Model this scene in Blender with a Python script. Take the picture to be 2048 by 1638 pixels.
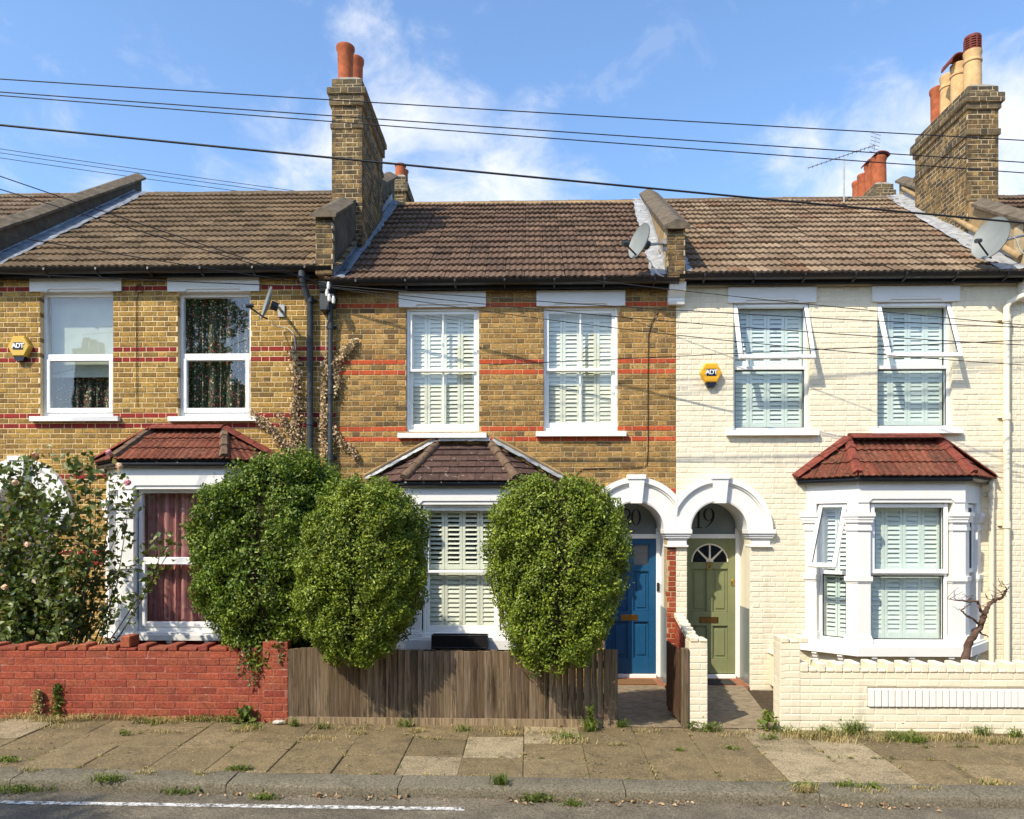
import bpy, bmesh, math, random
import numpy as np
from mathutils import Vector, Matrix
random.seed(11); rng = np.random.default_rng(11)
sc = bpy.context.scene; COL = sc.collection
for o in list(bpy.data.objects): bpy.data.objects.remove(o)
R = math.radians

# ------------------------------------------------------------ camera
F, HOR, D, EYE, TH = 1480.0, 1060.0, 10.57, 2.10, R(1.25)
cd = bpy.data.cameras.new('camera'); cam = bpy.data.objects.new('camera', cd); COL.objects.link(cam)
cam.location = (0, -D, EYE); cam.rotation_euler = (R(90), 0, TH)
cd.sensor_width = 36; cd.lens = F / 2048 * 36; cd.shift_y = (HOR - 819) / 2048
cd.clip_start = .05; cd.clip_end = 3000
sc.camera = cam

def P(px, py, Y):
    """world X, Z of a photograph point known to stand at depth Y"""
    u, w = (px - 1024) / F, (HOR - py) / F
    x = u * math.cos(TH) - math.sin(TH); y = u * math.sin(TH) + math.cos(TH)
    t = (Y + D) / y
    return x * t, EYE + w * t
def X(px, Y=0): return P(px, HOR, Y)[0]
def Z(py, px=1024, Y=0): return P(px, py, Y)[1]
def PV(px, py, Y):
    a = P(px, py, Y); return Vector((a[0], Y, a[1]))
def proj(v):
    dx, dy = v[0], v[1] + D
    u = dx * math.cos(TH) + dy * math.sin(TH); y = -dx * math.sin(TH) + dy * math.cos(TH)
    if y < .1: return -9999, -9999
    return 1024 + F * u / y, HOR - F * (v[2] - EYE) / y

# ------------------------------------------------------------ light
SUN = Vector((-.92, -1.0, 1.36)).normalized()
EL = math.asin(SUN.z); AZ = math.atan2(SUN.x, SUN.y)
sl = bpy.data.lights.new('sun', 'SUN'); sl.energy = 4.9; sl.angle = R(.55); sl.color = (1, .91, .75)
so = bpy.data.objects.new('sun', sl); COL.objects.link(so); so.location = (-8, -20, 22)
so.rotation_euler = (-SUN).to_track_quat('-Z', 'Y').to_euler()

wd = bpy.data.worlds.new('World'); sc.world = wd; wd.use_nodes = True
nt = wd.node_tree; nt.nodes.clear()
def wn(t): return nt.nodes.new(t)
sky = wn('ShaderNodeTexSky'); sky.sky_type = 'NISHITA'; sky.sun_disc = False
sky.sun_elevation = EL; sky.sun_rotation = AZ; sky.altitude = 0; sky.air_density = 1.0; sky.dust_density = .9; sky.ozone_density = 2.6
hs = wn('ShaderNodeHueSaturation'); hs.inputs['Saturation'].default_value = 1.08; hs.inputs['Value'].default_value = 1.72
nt.links.new(sky.outputs[0], hs.inputs['Color'])
tc = wn('ShaderNodeTexCoord')
def dirpx(px, py):
    u, w = (px - 1024) / F, (HOR - py) / F
    return Vector((u * math.cos(TH) - math.sin(TH), u * math.sin(TH) + math.cos(TH), w)).normalized()
# banks of thin cloud: a few soft centres of cloud over the roofs, broken up by noise; fair-weather wisps everywhere else
CL = [(740, 90, 4.0, .75), (850, 125, 3.6, .75), (690, 190, 4, .5), (830, 230, 6, .9), (900, 310, 7, .9), (770, 360, 7, .8), (650, 330, 6, .75), (1010, 350, 7, .75), (1130, 380, 5, .6),
      (520, 370, 6, .55), (1640, 390, 7, .8), (1780, 340, 7, .9), (1950, 330, 8, .95), (2080, 320, 9, .9), (1520, 400, 5, .55), (2000, 260, 5, .6), (150, 350, 6, .35)]
acc = None
for px, py, rad, amp in CL:
    d = dirpx(px, py)
    dp = wn('ShaderNodeVectorMath'); dp.operation = 'DOT_PRODUCT'; nt.links.new(tc.outputs['Generated'], dp.inputs[0]); dp.inputs[1].default_value = d
    mr = wn('ShaderNodeMapRange'); mr.interpolation_type = 'SMOOTHSTEP'
    mr.inputs[1].default_value = math.cos(R(rad)); mr.inputs[2].default_value = math.cos(R(rad * .12)); mr.inputs[4].default_value = amp
    nt.links.new(dp.outputs['Value'], mr.inputs[0])
    if acc is None: acc = mr.outputs[0]
    else:
        m = wn('ShaderNodeMath'); m.operation = 'MAXIMUM'; nt.links.new(acc, m.inputs[0]); nt.links.new(mr.outputs[0], m.inputs[1]); acc = m.outputs[0]
mp = wn('ShaderNodeMapping'); mp.inputs['Scale'].default_value = (1, 1, 1.5); mp.inputs['Rotation'].default_value = (0, .5, 0); nt.links.new(tc.outputs['Generated'], mp.inputs[0])
n1 = wn('ShaderNodeTexNoise'); n1.inputs['Scale'].default_value = 9; n1.inputs['Detail'].default_value = 10; n1.inputs['Roughness'].default_value = .62; n1.inputs['Distortion'].default_value = .35
nt.links.new(mp.outputs[0], n1.inputs['Vector'])
big = wn('ShaderNodeTexNoise'); big.inputs['Scale'].default_value = 1.7; big.inputs['Detail'].default_value = 3; nt.links.new(tc.outputs['Generated'], big.inputs['Vector'])
def wm(op, a, b):
    m = wn('ShaderNodeMath'); m.operation = op
    for i, v in enumerate((a, b)):
        if isinstance(v, (int, float)): m.inputs[i].default_value = v
        else: nt.links.new(v, m.inputs[i])
    return m.outputs[0]
bg_amt = wm('MULTIPLY', big.outputs[0], .12)
cov = wm('MAXIMUM', acc, bg_amt)
x1 = wm('SUBTRACT', n1.outputs[0], .5); x2 = wm('MULTIPLY', x1, 2.3); x3 = wm('ADD', x2, cov)
mk_ = wn('ShaderNodeMapRange'); mk_.interpolation_type = 'SMOOTHSTEP'; mk_.inputs[1].default_value = .18; mk_.inputs[2].default_value = 1.42; nt.links.new(x3, mk_.inputs[0])
lim = wm('MINIMUM', mk_.outputs[0], wm('ADD', wm('MULTIPLY', cov, 1.1), .02))
mixc = wn('ShaderNodeMix'); mixc.data_type = 'RGBA'
nt.links.new(lim, mixc.inputs['Factor']); nt.links.new(hs.outputs[0], mixc.inputs['A']); mixc.inputs['B'].default_value = (6.3, 6.4, 6.6, 1)
bg = wn('ShaderNodeBackground'); bg.inputs['Strength'].default_value = .15
nt.links.new(mixc.outputs['Result'], bg.inputs['Color'])
wo = wn('ShaderNodeOutputWorld'); nt.links.new(bg.outputs[0], wo.inputs[0])

vs = sc.view_settings; vs.view_transform = 'Standard'; vs.look = 'None'; vs.exposure = .22; vs.gamma = 1; vs.use_curve_mapping = False
sc.render.engine = 'CYCLES'; sc.cycles.use_denoising = True; sc.cycles.max_bounces = 6; sc.cycles.transparent_max_bounces = 12
sc.cycles.caustics_reflective = False; sc.cycles.caustics_refractive = False

# ------------------------------------------------------------ mesh helpers
class MB:
    def __init__(s): s.v = []; s.f = []; s.mi = []; s.cm = 0
    def add(s, vs, fs):
        b = len(s.v); s.v += [tuple(v) for v in vs]; s.f += [[b + i for i in f] for f in fs]; s.mi += [s.cm] * len(fs); return s
    def poly(s, pts): return s.add(pts, [list(range(len(pts)))])
    def box(s, x0, x1, y0, y1, z0, z1):
        v = [(x, y, z) for z in (z0, z1) for y in (y0, y1) for x in (x0, x1)]
        return s.add(v, [[0, 1, 3, 2][::-1], [4, 5, 7, 6], [0, 1, 5, 4], [2, 3, 7, 6][::-1], [0, 2, 6, 4][::-1], [1, 3, 7, 5]])
    def cbox(s, x0, x1, y0, y1, z0, z1, b=.004):
        if x1 < x0: x0, x1 = x1, x0
        if y1 < y0: y0, y1 = y1, y0
        if z1 < z0: z0, z1 = z1, z0
        b = min(b, (x1 - x0) * .4, (y1 - y0) * .4, (z1 - z0) * .4)
        bm = bmesh.new(); bmesh.ops.create_cube(bm, size=1)
        for v in bm.verts: v.co = Vector(((x0 + x1) / 2 + v.co.x * (x1 - x0), (y0 + y1) / 2 + v.co.y * (y1 - y0), (z0 + z1) / 2 + v.co.z * (z1 - z0)))
        bmesh.ops.bevel(bm, geom=bm.edges[:], offset=b, segments=1, affect='EDGES')
        bm.verts.index_update()
        s.add([v.co[:] for v in bm.verts], [[v.index for v in f.verts] for f in bm.faces]); bm.free(); return s
    def prism(s, poly, z0, z1):
        n = len(poly)
        zz0 = z0 if isinstance(z0, (list, tuple)) else [z0] * n; zz1 = z1 if isinstance(z1, (list, tuple)) else [z1] * n
        v = [(p[0], p[1], zz0[i]) for i, p in enumerate(poly)] + [(p[0], p[1], zz1[i]) for i, p in enumerate(poly)]
        return s.add(v, [list(range(n))[::-1], list(range(n, 2 * n))] + [[i, (i + 1) % n, n + (i + 1) % n, n + i] for i in range(n)])
    def prism_y(s, poly, y0, y1):
        n = len(poly); v = [(p[0], y0, p[1]) for p in poly] + [(p[0], y1, p[1]) for p in poly]
        return s.add(v, [list(range(n)), list(range(n, 2 * n))[::-1]] + [[i, n + i, n + (i + 1) % n, (i + 1) % n] for i in range(n)])
    def prism_x(s, poly, x0, x1):
        n = len(poly); v = [(x0, p[0], p[1]) for p in poly] + [(x1, p[0], p[1]) for p in poly]
        return s.add(v, [list(range(n)), list(range(n, 2 * n))[::-1]] + [[i, n + i, n + (i + 1) % n, (i + 1) % n] for i in range(n)])
    def tube(s, pts, r, n=8, caps=True):
        pts = [Vector(p) for p in pts]; rs = r if isinstance(r, (list, tuple)) else [r] * len(pts)
        vs, fs = [], []; up = None
        for i, p in enumerate(pts):
            t = (pts[min(i + 1, len(pts) - 1)] - pts[max(i - 1, 0)])
            t = t.normalized() if t.length > 1e-9 else Vector((0, 0, 1))
            if up is None: up = t.orthogonal().normalized()
            up = (up - t * up.dot(t)); up = up.normalized() if up.length > 1e-6 else t.orthogonal().normalized()
            w = t.cross(up)
            for k in range(n):
                a = 2 * math.pi * k / n; vs.append(p + (up * math.cos(a) + w * math.sin(a)) * rs[i])
        for i in range(len(pts) - 1):
            for k in range(n):
                a, b = i * n + k, i * n + (k + 1) % n; fs.append([a, b, b + n, a + n])
        if caps: fs.append(list(range(n))[::-1]); fs.append([(len(pts) - 1) * n + k for k in range(n)])
        return s.add(vs, fs)
    def lathe(s, prof, c, n=20, M=None):
        vs, fs = [], []
        for r, z in prof:
            for k in range(n):
                a = 2 * math.pi * k / n; p = Vector((r * math.cos(a), r * math.sin(a), z))
                vs.append((M @ p if M else p) + Vector(c))
        for i in range(len(prof) - 1):
            for k in range(n):
                a, b = i * n + k, i * n + (k + 1) % n; fs.append([a, b, b + n, a + n])
        return s.add(vs, fs)
    def xf(s, M):
        s.v = [tuple(M @ Vector(v)) for v in s.v]; return s
    def build(s, name, mats, parent=None, smooth=None, recalc=True, kind=None):
        me = bpy.data.meshes.new(name); me.from_pydata(s.v, [], s.f)
        ms = mats if isinstance(mats, (list, tuple)) else [mats]
        for m in ms: me.materials.append(m)
        if len(ms) > 1: me.polygons.foreach_set('material_index', s.mi)
        if recalc and len(s.f) < 60000:
            bm = bmesh.new(); bm.from_mesh(me); bmesh.ops.recalc_face_normals(bm, faces=bm.faces); bm.to_mesh(me); bm.free()
        if smooth is not None:
            me.polygons.foreach_set('use_smooth', [True] * len(me.polygons)); me.set_sharp_from_angle(angle=R(smooth))
        o = bpy.data.objects.new(name, me); COL.objects.link(o)
        if parent: attach(o, parent)
        if kind: o['kind'] = kind
        return o

WM = {}
def attach(o, parent):
    o.parent = parent
    m = WM.get(parent.name)
    if m is not None: o.matrix_parent_inverse = m
def thing(name, label, cat, loc, group=None):
    e = bpy.data.objects.new(name, None); COL.objects.link(e); e.location = loc; e.empty_display_size = .2
    e['label'] = label; e['category'] = cat
    if group: e['group'] = group
    WM[e.name] = Matrix.Translation(-Vector(loc)); return e
def tag(o, label, cat, group=None):
    o['label'] = label; o['category'] = cat
    if group: o['group'] = group
    return o
def inst(name, me, loc, rot, parent, scale=None):
    o = bpy.data.objects.new(name, me); o.location = loc; o.rotation_euler = rot
    if scale: o.scale = scale
    COL.objects.link(o)
    if parent: attach(o, parent)
    return o
def np_mesh(name, V, Fc, mat_, parent=None, kind=None, smooth=False):
    """V (n,3) float, Fc (m,k) int"""
    me = bpy.data.meshes.new(name); k = Fc.shape[1]
    me.vertices.add(len(V)); me.vertices.foreach_set('co', V.astype(np.float32).ravel())
    me.loops.add(Fc.size); me.loops.foreach_set('vertex_index', Fc.astype(np.int32).ravel())
    me.polygons.add(len(Fc)); me.polygons.foreach_set('loop_start', np.arange(0, Fc.size, k, dtype=np.int32)); me.polygons.foreach_set('loop_total', np.full(len(Fc), k, dtype=np.int32))
    if smooth: me.polygons.foreach_set('use_smooth', np.ones(len(Fc), dtype=bool))
    me.update(); me.validate()
    for m in (mat_ if isinstance(mat_, (list, tuple)) else [mat_]): me.materials.append(m)
    o = bpy.data.objects.new(name, me); COL.objects.link(o)
    if parent: attach(o, parent)
    if kind: o['kind'] = kind
    return o
# ------------------------------------------------------------ materials
def hx(h):
    h = h.lstrip('#'); c = [int(h[i:i + 2], 16) / 255 for i in (0, 2, 4)]
    return tuple(x / 12.92 if x <= .04045 else ((x + .055) / 1.055) ** 2.4 for x in c)
def lin(*c): return tuple(c)
class NT:
    def __init__(s, name):
        s.m = bpy.data.materials.new(name); s.m.use_nodes = True; s.t = s.m.node_tree; s.t.nodes.clear()
        s.out = s.t.nodes.new('ShaderNodeOutputMaterial'); s._pos = None
    def n(s, t, **k):
        nd = s.t.nodes.new(t)
        for a, b in k.items(): setattr(nd, a, b)
        return nd
    def l(s, a, b): s.t.links.new(a, b)
    def put(s, sock, v):
        if isinstance(v, (int, float)): sock.default_value = v
        elif isinstance(v, (tuple, list)): sock.default_value = tuple(v) + ((1,) if len(v) == 3 and sock.type == 'RGBA' else ())
        else: s.l(v, sock)
    def math(s, op, a, b=0, clamp=False):
        m = s.n('ShaderNodeMath', operation=op, use_clamp=clamp); s.put(m.inputs[0], a); s.put(m.inputs[1], b); return m.outputs[0]
    def mix(s, f, a, b, blend='MIX'):
        m = s.n('ShaderNodeMix', data_type='RGBA', blend_type=blend); s.put(m.inputs['Factor'], f); s.put(m.inputs['A'], a); s.put(m.inputs['B'], b); return m.outputs['Result']
    def pos(s):
        if s._pos is None: s._pos = s.n('ShaderNodeNewGeometry').outputs['Position']
        return s._pos
    def noise(s, scale, detail=4, rough=.55, stretch=None, dist=0):
        v = s.pos()
        if stretch:
            m = s.n('ShaderNodeMapping'); s.l(v, m.inputs[0]); m.inputs['Scale'].default_value = stretch; v = m.outputs[0]
        t = s.n('ShaderNodeTexNoise'); s.l(v, t.inputs['Vector']); t.inputs['Scale'].default_value = scale; t.inputs['Detail'].default_value = detail; t.inputs['Roughness'].default_value = rough; t.inputs['Distortion'].default_value = dist
        return t.outputs[0]
    def mr(s, v, a, b, c=0, d=1, smooth=True):
        m = s.n('ShaderNodeMapRange'); m.interpolation_type = 'SMOOTHSTEP' if smooth else 'LINEAR'; s.put(m.inputs[0], v)
        for i, q in enumerate((a, b, c, d)): m.inputs[i + 1].default_value = q
        return m.outputs[0]
    def ramp(s, v, cols, const=False):
        r = s.n('ShaderNodeValToRGB'); s.put(r.inputs[0], v); e = r.color_ramp
        if const: e.interpolation = 'CONSTANT'
        n = len(cols)
        while len(e.elements) < n: e.elements.new(.5)
        for i, c in enumerate(cols): e.elements[i].position = (i / n if const else i / max(1, n - 1)); e.elements[i].color = (*c, 1)
        return r.outputs[0]
    def rnd(s):
        a = s.n('ShaderNodeObjectInfo').outputs['Random']; b = s.n('ShaderNodeNewGeometry').outputs['Random Per Island']
        return s.math('FRACT', s.math('ADD', a, b))
    def fin(s, col, rough=.8, bump=None, bstr=.3, bdist=.01, spec=.3, metal=0, coat=0, trans=None, tcol=None, sheen=0):
        p = s.n('ShaderNodeBsdfPrincipled'); s.put(p.inputs['Base Color'], col); s.put(p.inputs['Roughness'], rough); p.inputs['Specular IOR Level'].default_value = spec; p.inputs['Metallic'].default_value = metal
        if coat: p.inputs['Coat Weight'].default_value = coat; p.inputs['Coat Roughness'].default_value = .12
        if bump is not None:
            b = s.n('ShaderNodeBump'); s.l(bump, b.inputs['Height']); b.inputs['Strength'].default_value = bstr; b.inputs['Distance'].default_value = bdist; s.l(b.outputs[0], p.inputs['Normal'])
        o = p.outputs[0]
        if trans:
            t = s.n('ShaderNodeBsdfTranslucent'); s.put(t.inputs[0], tcol if tcol is not None else col)
            mx = s.n('ShaderNodeMixShader'); mx.inputs[0].default_value = trans; s.l(o, mx.inputs[1]); s.l(t.outputs[0], mx.inputs[2]); o = mx.outputs[0]
        s.l(o, s.out.inputs[0]); return s.m

def brick_mat(name, cols, soot=(.10, .085, .06), soot_amt=.5, fine=.45, bstr=.8, lo=.45, hi=.72, pale=None, rough=.92, streak=0, spot=0):
    t = NT(name); c = t.ramp(t.rnd(), cols)
    f = t.noise(38, 5, .65); c = t.mix(fine, c, t.ramp(t.mr(f, .3, .7), [(.25, .25, .25), (.9, .88, .85)]), 'OVERLAY')
    c = t.mix(fine * .9, c, t.ramp(t.mr(t.noise(1, 4, .75, (55, 55, 170)), .32, .68), [(.16, .15, .14), (.86, .84, .8)]), 'OVERLAY')
    st = t.mr(t.noise(7, 6, .65), lo, hi); c = t.mix(t.math('MULTIPLY', st, soot_amt), c, soot)
    if spot: c = t.mix(t.math('MULTIPLY', t.mr(t.noise(1, 5, .8, (22, 22, 40)), .5, .66), spot), c, soot)
    if streak: c = t.mix(t.math('MULTIPLY', t.mr(t.noise(1, 5, .7, (5.5, 5.5, .7)), .5, .74), streak), c, soot)
    if pale: c = t.mix(t.math('MULTIPLY', t.mr(t.noise(16, 4, .7), .58, .74), pale[1]), c, pale[0])
    return t.fin(c, rough, t.noise(90, 4, .7), bstr, .006, .2)
def plain(name, col, rough=.6, var=.12, scale=6, dirt=None, bstr=.15, bscale=80, spec=.35, metal=0, coat=0, stretch=None, bdist=.004):
    t = NT(name); c = t.mix(var, col, t.ramp(t.mr(t.noise(scale, 5, .6, stretch), .25, .75), [(.22, .22, .22), (.82, .82, .80)]), 'OVERLAY')
    if dirt: c = t.mix(t.math('MULTIPLY', t.mr(t.noise(dirt[1], 6, .7, dirt[3] if len(dirt) > 3 else None), .5, .78), dirt[2]), c, dirt[0])
    return t.fin(c, rough, t.noise(bscale, 3), bstr, bdist, spec, metal, coat)
def tile_mat(name, cols, moss=(.05, .05, .02), moss_amt=.5, lichen=.6, lscale=34):
    t = NT(name); c = t.ramp(t.rnd(), cols)
    c = t.mix(.45, c, t.ramp(t.mr(t.noise(22, 6, .7), .3, .72), [(.2, .2, .2), (.85, .83, .8)]), 'OVERLAY')
    c = t.mix(t.math('MULTIPLY', t.mr(t.noise(9, 6, .7), .5, .7), moss_amt), c, moss)
    c = t.mix(t.math('MULTIPLY', t.mr(t.noise(lscale, 3, .6), .62, .72), lichen), c, (.46, .41, .34))
    return t.fin(c, .95, t.noise(70, 4, .7), .5, .006, .15)
def leaf_mat(name, cols, trans=.25, rough=.42, spec=.45):
    t = NT(name); c = t.ramp(t.rnd(), cols)
    c = t.mix(.5, c, t.ramp(t.mr(t.noise(3.5, 3), .3, .7), [(.28, .30, .26), (.70, .68, .58)]), 'OVERLAY')
    return t.fin(c, rough, None, spec=spec, trans=trans, tcol=t.mix(.5, c, (.25, .34, .03), 'MIX'))

m_brick21 = brick_mat('stock_brick_yellow', [(0.3368, 0.2003, 0.0489), (0.4278, 0.2643, 0.069), (0.2276, 0.1321, 0.0364), (0.4733, 0.3069, 0.0878), (0.3641, 0.2174, 0.0533), (0.2821, 0.1705, 0.0471), (0.4278, 0.2771, 0.0752), (0.1639, 0.098, 0.0326), (0.3914, 0.243, 0.0627), (0.1911, 0.1152, 0.0364)], (.085, .06, .032), .45, .5, .7, .42, .68, pale=((.58, .45, .24), .5), spot=.72)
m_red21 = brick_mat('painted_red_brick', [(.24, .028, .022), (.29, .035, .027), (.20, .025, .022), (.26, .04, .03)], (.10, .02, .02), .35, fine=.25)
m_mort21 = plain('pale_pointing', (.70, .54, .31), .95, .25, 14, ((.40, .32, .18), 9, .5), .4, 120, .1)
m_brick20 = brick_mat('stock_brick_brown', [(0.3436, 0.2012, 0.0646), (0.2671, 0.1498, 0.0463), (0.4294, 0.2611, 0.0851), (0.1813, 0.107, 0.0394), (0.3721, 0.2141, 0.0626), (0.4676, 0.2911, 0.1021), (0.2959, 0.1755, 0.0579), (0.1336, 0.0839, 0.0374), (0.4008, 0.2483, 0.0816), (0.3244, 0.1713, 0.0476)], (.085, .066, .04), .5, .5, .7, .42, .68, pale=((.55, .44, .26), .6), spot=.9)
m_red20 = brick_mat('orange_red_brick', [(.44, .075, .028), (.50, .10, .035), (.36, .058, .026), (.46, .085, .03)], (.16, .045, .03), .35, fine=.4)
m_mort20 = plain('weathered_pointing', (.48, .36, .19), .95, .4, 14, ((.17, .13, .08), 9, .8), .5, 120, .1)
m_cream = brick_mat('cream_painted_brick', [(0.77, 0.693, 0.5205), (0.795, 0.7177, 0.5443), (0.74, 0.6633, 0.4918), (0.78, 0.7029, 0.53)], (.47, .42, .32), .32, fine=.10, bstr=.55, lo=.5, hi=.75, rough=.7, streak=.5)
m_creamflat = plain('cream_masonry_paint', (.775, .70, .53), .7, .08, 8, ((.60, .52, .37), 7, .25), .5, 60, .25)
m_white = plain('white_masonry_paint', (.77, .755, .71), .6, .07, 5, ((.52, .50, .44), 6, .22, (1, 1, .35)), .35, 70, .3)
m_upvc = plain('white_frame_paint', (.86, .86, .84), .3, .04, 5, ((.6, .59, .55), 9, .12), .03, 60, .5)
m_timberw = plain('white_gloss_timber', (.86, .86, .82), .35, .05, 5, ((.60, .58, .5), 9, .18), .06, 60, .45)
m_redbrick = brick_mat('red_brick_pier', [(.30, .06, .03), (.24, .045, .025), (.36, .085, .04), (.20, .04, .025)], (.08, .03, .02), .4)
m_redwall = brick_mat('red_painted_garden_brick', [(0.2807, 0.0662, 0.0386), (0.3291, 0.0832, 0.046), (0.2323, 0.052, 0.034), (0.3001, 0.0851, 0.046), (0.2614, 0.0737, 0.0414)], (.14, .042, .026), .6, fine=.45, pale=((.45, .20, .14), .45))
m_redcop = brick_mat('worn_coping_brick', [(.28, .07, .04), (.33, .10, .05), (.22, .05, .035), (.27, .08, .042)], (.13, .04, .026), .5, fine=.4, pale=((.55, .30, .17), .4))
m_redmort = plain('red_painted_joint', (.30, .10, .07), .95, .3, 12, ((.58, .40, .31), 9, .9), .5, 100, .1)
m_chim = brick_mat('sooty_chimney_brick', [(0.198, 0.1204, 0.0492), (0.135, 0.086, 0.041), (0.261, 0.172, 0.0697), (0.0765, 0.0533, 0.0328), (0.225, 0.1419, 0.0533), (0.297, 0.1978, 0.082), (0.108, 0.0731, 0.0369), (0.063, 0.0447, 0.0287)], (.04, .034, .025), .8, .5, .8, .4, .62, pale=((.45, .36, .2), .35))
m_chimcap = brick_mat('blackened_chimney_brick', [(.11, .085, .05), (.08, .065, .042), (.15, .11, .06), (.06, .05, .038), (.18, .13, .07)], (.03, .028, .022), .6, pale=((.42, .36, .25), .35))
m_chimmort = plain('chimney_pointing', (.48, .38, .23), .95, .3, 10, ((.14, .11, .07), 7, .6), .4, 90, .1)
m_tile21 = tile_mat('tan_concrete_tile', [(0.1925, 0.135, 0.0774), (0.154, 0.106, 0.0616), (0.2255, 0.158, 0.0915), (0.1265, 0.088, 0.0528), (0.1705, 0.12, 0.0704)], (.04, .034, .02), .6, .45)
m_tile20 = tile_mat('dark_brown_concrete_tile', [(0.1426, 0.088, 0.0575), (0.1116, 0.071, 0.0475), (0.1705, 0.1079, 0.07), (0.0868, 0.0568, 0.0387), (0.1302, 0.0795, 0.0525)], (.026, .021, .016), .6, .65)
m_tile19 = tile_mat('brown_concrete_tile', [(0.2376, 0.172, 0.1098), (0.1944, 0.138, 0.0882), (0.27, 0.195, 0.126), (0.1566, 0.108, 0.0684), (0.216, 0.152, 0.0972), (0.1782, 0.105, 0.063)], (.04, .029, .018), .6, .55)
m_tilered = tile_mat('red_concrete_tile', [(0.1742, 0.0532, 0.0302), (0.1281, 0.0427, 0.0278), (0.205, 0.0713, 0.042), (0.0973, 0.0399, 0.0278)], (.035, .028, .016), .85, .5)
m_redpaint = plain('red_hip_tile', (.19, .05, .034), .92, .55, 16, ((.065, .04, .028), 9, .9), .7, 45, .2, bdist=.01)
m_slate = tile_mat('dark_flat_tile', [(.085, .05, .04), (.07, .043, .036), (.105, .062, .048), (.062, .04, .034)], (.035, .028, .02), .4, .55, 14)
m_hip = plain('lichened_hip_tile', (.15, .10, .066), .95, .5, 16, ((.05, .035, .025), 12, .8), .8, 40, .1, bdist=.012)
m_lead = plain('weathered_lead', (.20, .22, .25), .55, .5, 7, ((.60, .61, .62), 8, .7, (1, 1, 1)), .5, 22, .4, .25, bdist=.012)
m_leadpale = plain('silvered_flashing', (.34, .345, .345), .6, .55, 9, ((.13, .125, .11), 7, .75), .6, 18, .4, .15, bdist=.014)
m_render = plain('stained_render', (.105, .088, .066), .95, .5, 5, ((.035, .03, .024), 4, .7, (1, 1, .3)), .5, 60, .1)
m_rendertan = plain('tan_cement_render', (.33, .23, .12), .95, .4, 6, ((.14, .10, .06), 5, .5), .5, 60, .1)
m_coping = plain('weathered_coping', (.125, .10, .072), .95, .55, 9, ((.055, .048, .038), 7, .75), .6, 50, .1)
m_black = plain('black_plastic', (.016, .016, .017), .35, .2, 8, ((.10, .09, .08), 9, .22), .08, 60, .45)
m_iron = plain('dark_grey_iron_paint', (.035, .042, .046), .5, .4, 8, ((.13, .13, .12), 9, .45), .2, 40, .4)
m_bargrey = plain('black_soffit', (.012, .012, .012), .7, .2, 8)
m_mint = plain('mint_shutter_paint', (.74, .82, .765), .45, .04, 6, None, .03, 40, .4)
m_sage = plain('pale_sage_shutter_paint', (.79, .81, .67), .45, .05, 6, None, .03, 40, .4)
m_blue = plain('blue_door_paint', (.010, .078, .175), .38, .15, 9, ((.04, .13, .25), 12, .3), .1, 50, .4)
m_green = plain('olive_green_door_paint', (.21, .225, .105), .42, .1, 9, ((.2, .22, .1), 12, .3), .1, 50, .4)
m_brass = plain('brass', (.60, .38, .10), .28, .3, 30, None, .1, 60, .5, 1)
m_darkbrass = plain('tarnished_brass', (.26, .16, .05), .4, .3, 30, None, .1, 60, .5, 1)
m_terra = plain('terracotta_pot', (.36, .10, .042), .85, .4, 9, ((.16, .055, .03), 7, .6), .3, 50, .2)
m_buff = plain('buff_clay_pot', (.56, .36, .17), .85, .3, 9, ((.42, .27, .13), 7, .5), .25, 50, .2)
m_rust = plain('dark_red_cowl', (.16, .035, .022), .7, .4, 9, None, .2, 50, .3)
m_cement = plain('grey_cement', (.26, .235, .19), .95, .5, 8, ((.09, .08, .06), 7, .6), .5, 50, .1)
m_dish = plain('grey_dish_paint', (.20, .215, .20), .5, .15, 6, ((.25, .25, .22), 6, .4), .05, 50, .4)
m_steel = plain('galvanised_steel', (.36, .36, .35), .45, .3, 20, None, .1, 60, .5, .6)
m_wire = plain('black_cable', (.012, .012, .014), .6, .1)
m_wirew = plain('white_cable', (.70, .68, .62), .6, .1)
m_wirebrown = plain('brown_cable', (.04, .022, .013), .6, .1)
m_yellow = plain('yellow_alarm_plastic', (.80, .40, .015), .35, .06, 5, None, .03, 50, .45)
m_yellowd = plain('sunfaded_alarm_plastic', (.62, .40, .06), .4, .1, 5, None, .03, 50, .45)
m_navy = plain('dark_plastic_lens', (.014, .016, .03), .25, .1)
m_ink = plain('black_lettering', (.006, .007, .008), .5, .05)
m_paper = plain('white_lettering', (.8, .8, .8), .5, .05)
m_int = plain('room_plaster', (.20, .18, .15), .9, .1)
m_soil = plain('garden_soil', (.075, .055, .034), .98, .5, 12, ((.03, .022, .015), 10, .6), .8, 30, .1, bdist=.03)
m_conc = plain('path_concrete', (.235, .185, .12), .95, .5, 10, ((.12, .10, .07), 6, .7), .6, 70, .15)
m_steptile = plain('red_quarry_tile', (.30, .12, .065), .7, .4, 9, ((.12, .07, .05), 8, .5), .3, 60, .25)
m_mat = plain('dark_doormat', (.05, .048, .042), .98, .4, 60, None, .6, 200, .1)
m_bark = plain('twisted_bark', (.12, .075, .055), .95, .5, 25, ((.05, .03, .024), 20, .6), .9, 60, .1, bdist=.012)
m_stem = plain('green_brown_stem', (.10, .085, .04), .9, .4, 20)
m_shadecore = plain('inner_shade_core', (.045, .042, .018), .95, .4, 20, None, .8, 40, .1, bdist=.03)  # dark hull colour that paints the shade inside the bushes
m_pale = plain('pale_stone', (.5, .46, .38), .9, .3, 20)
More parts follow.
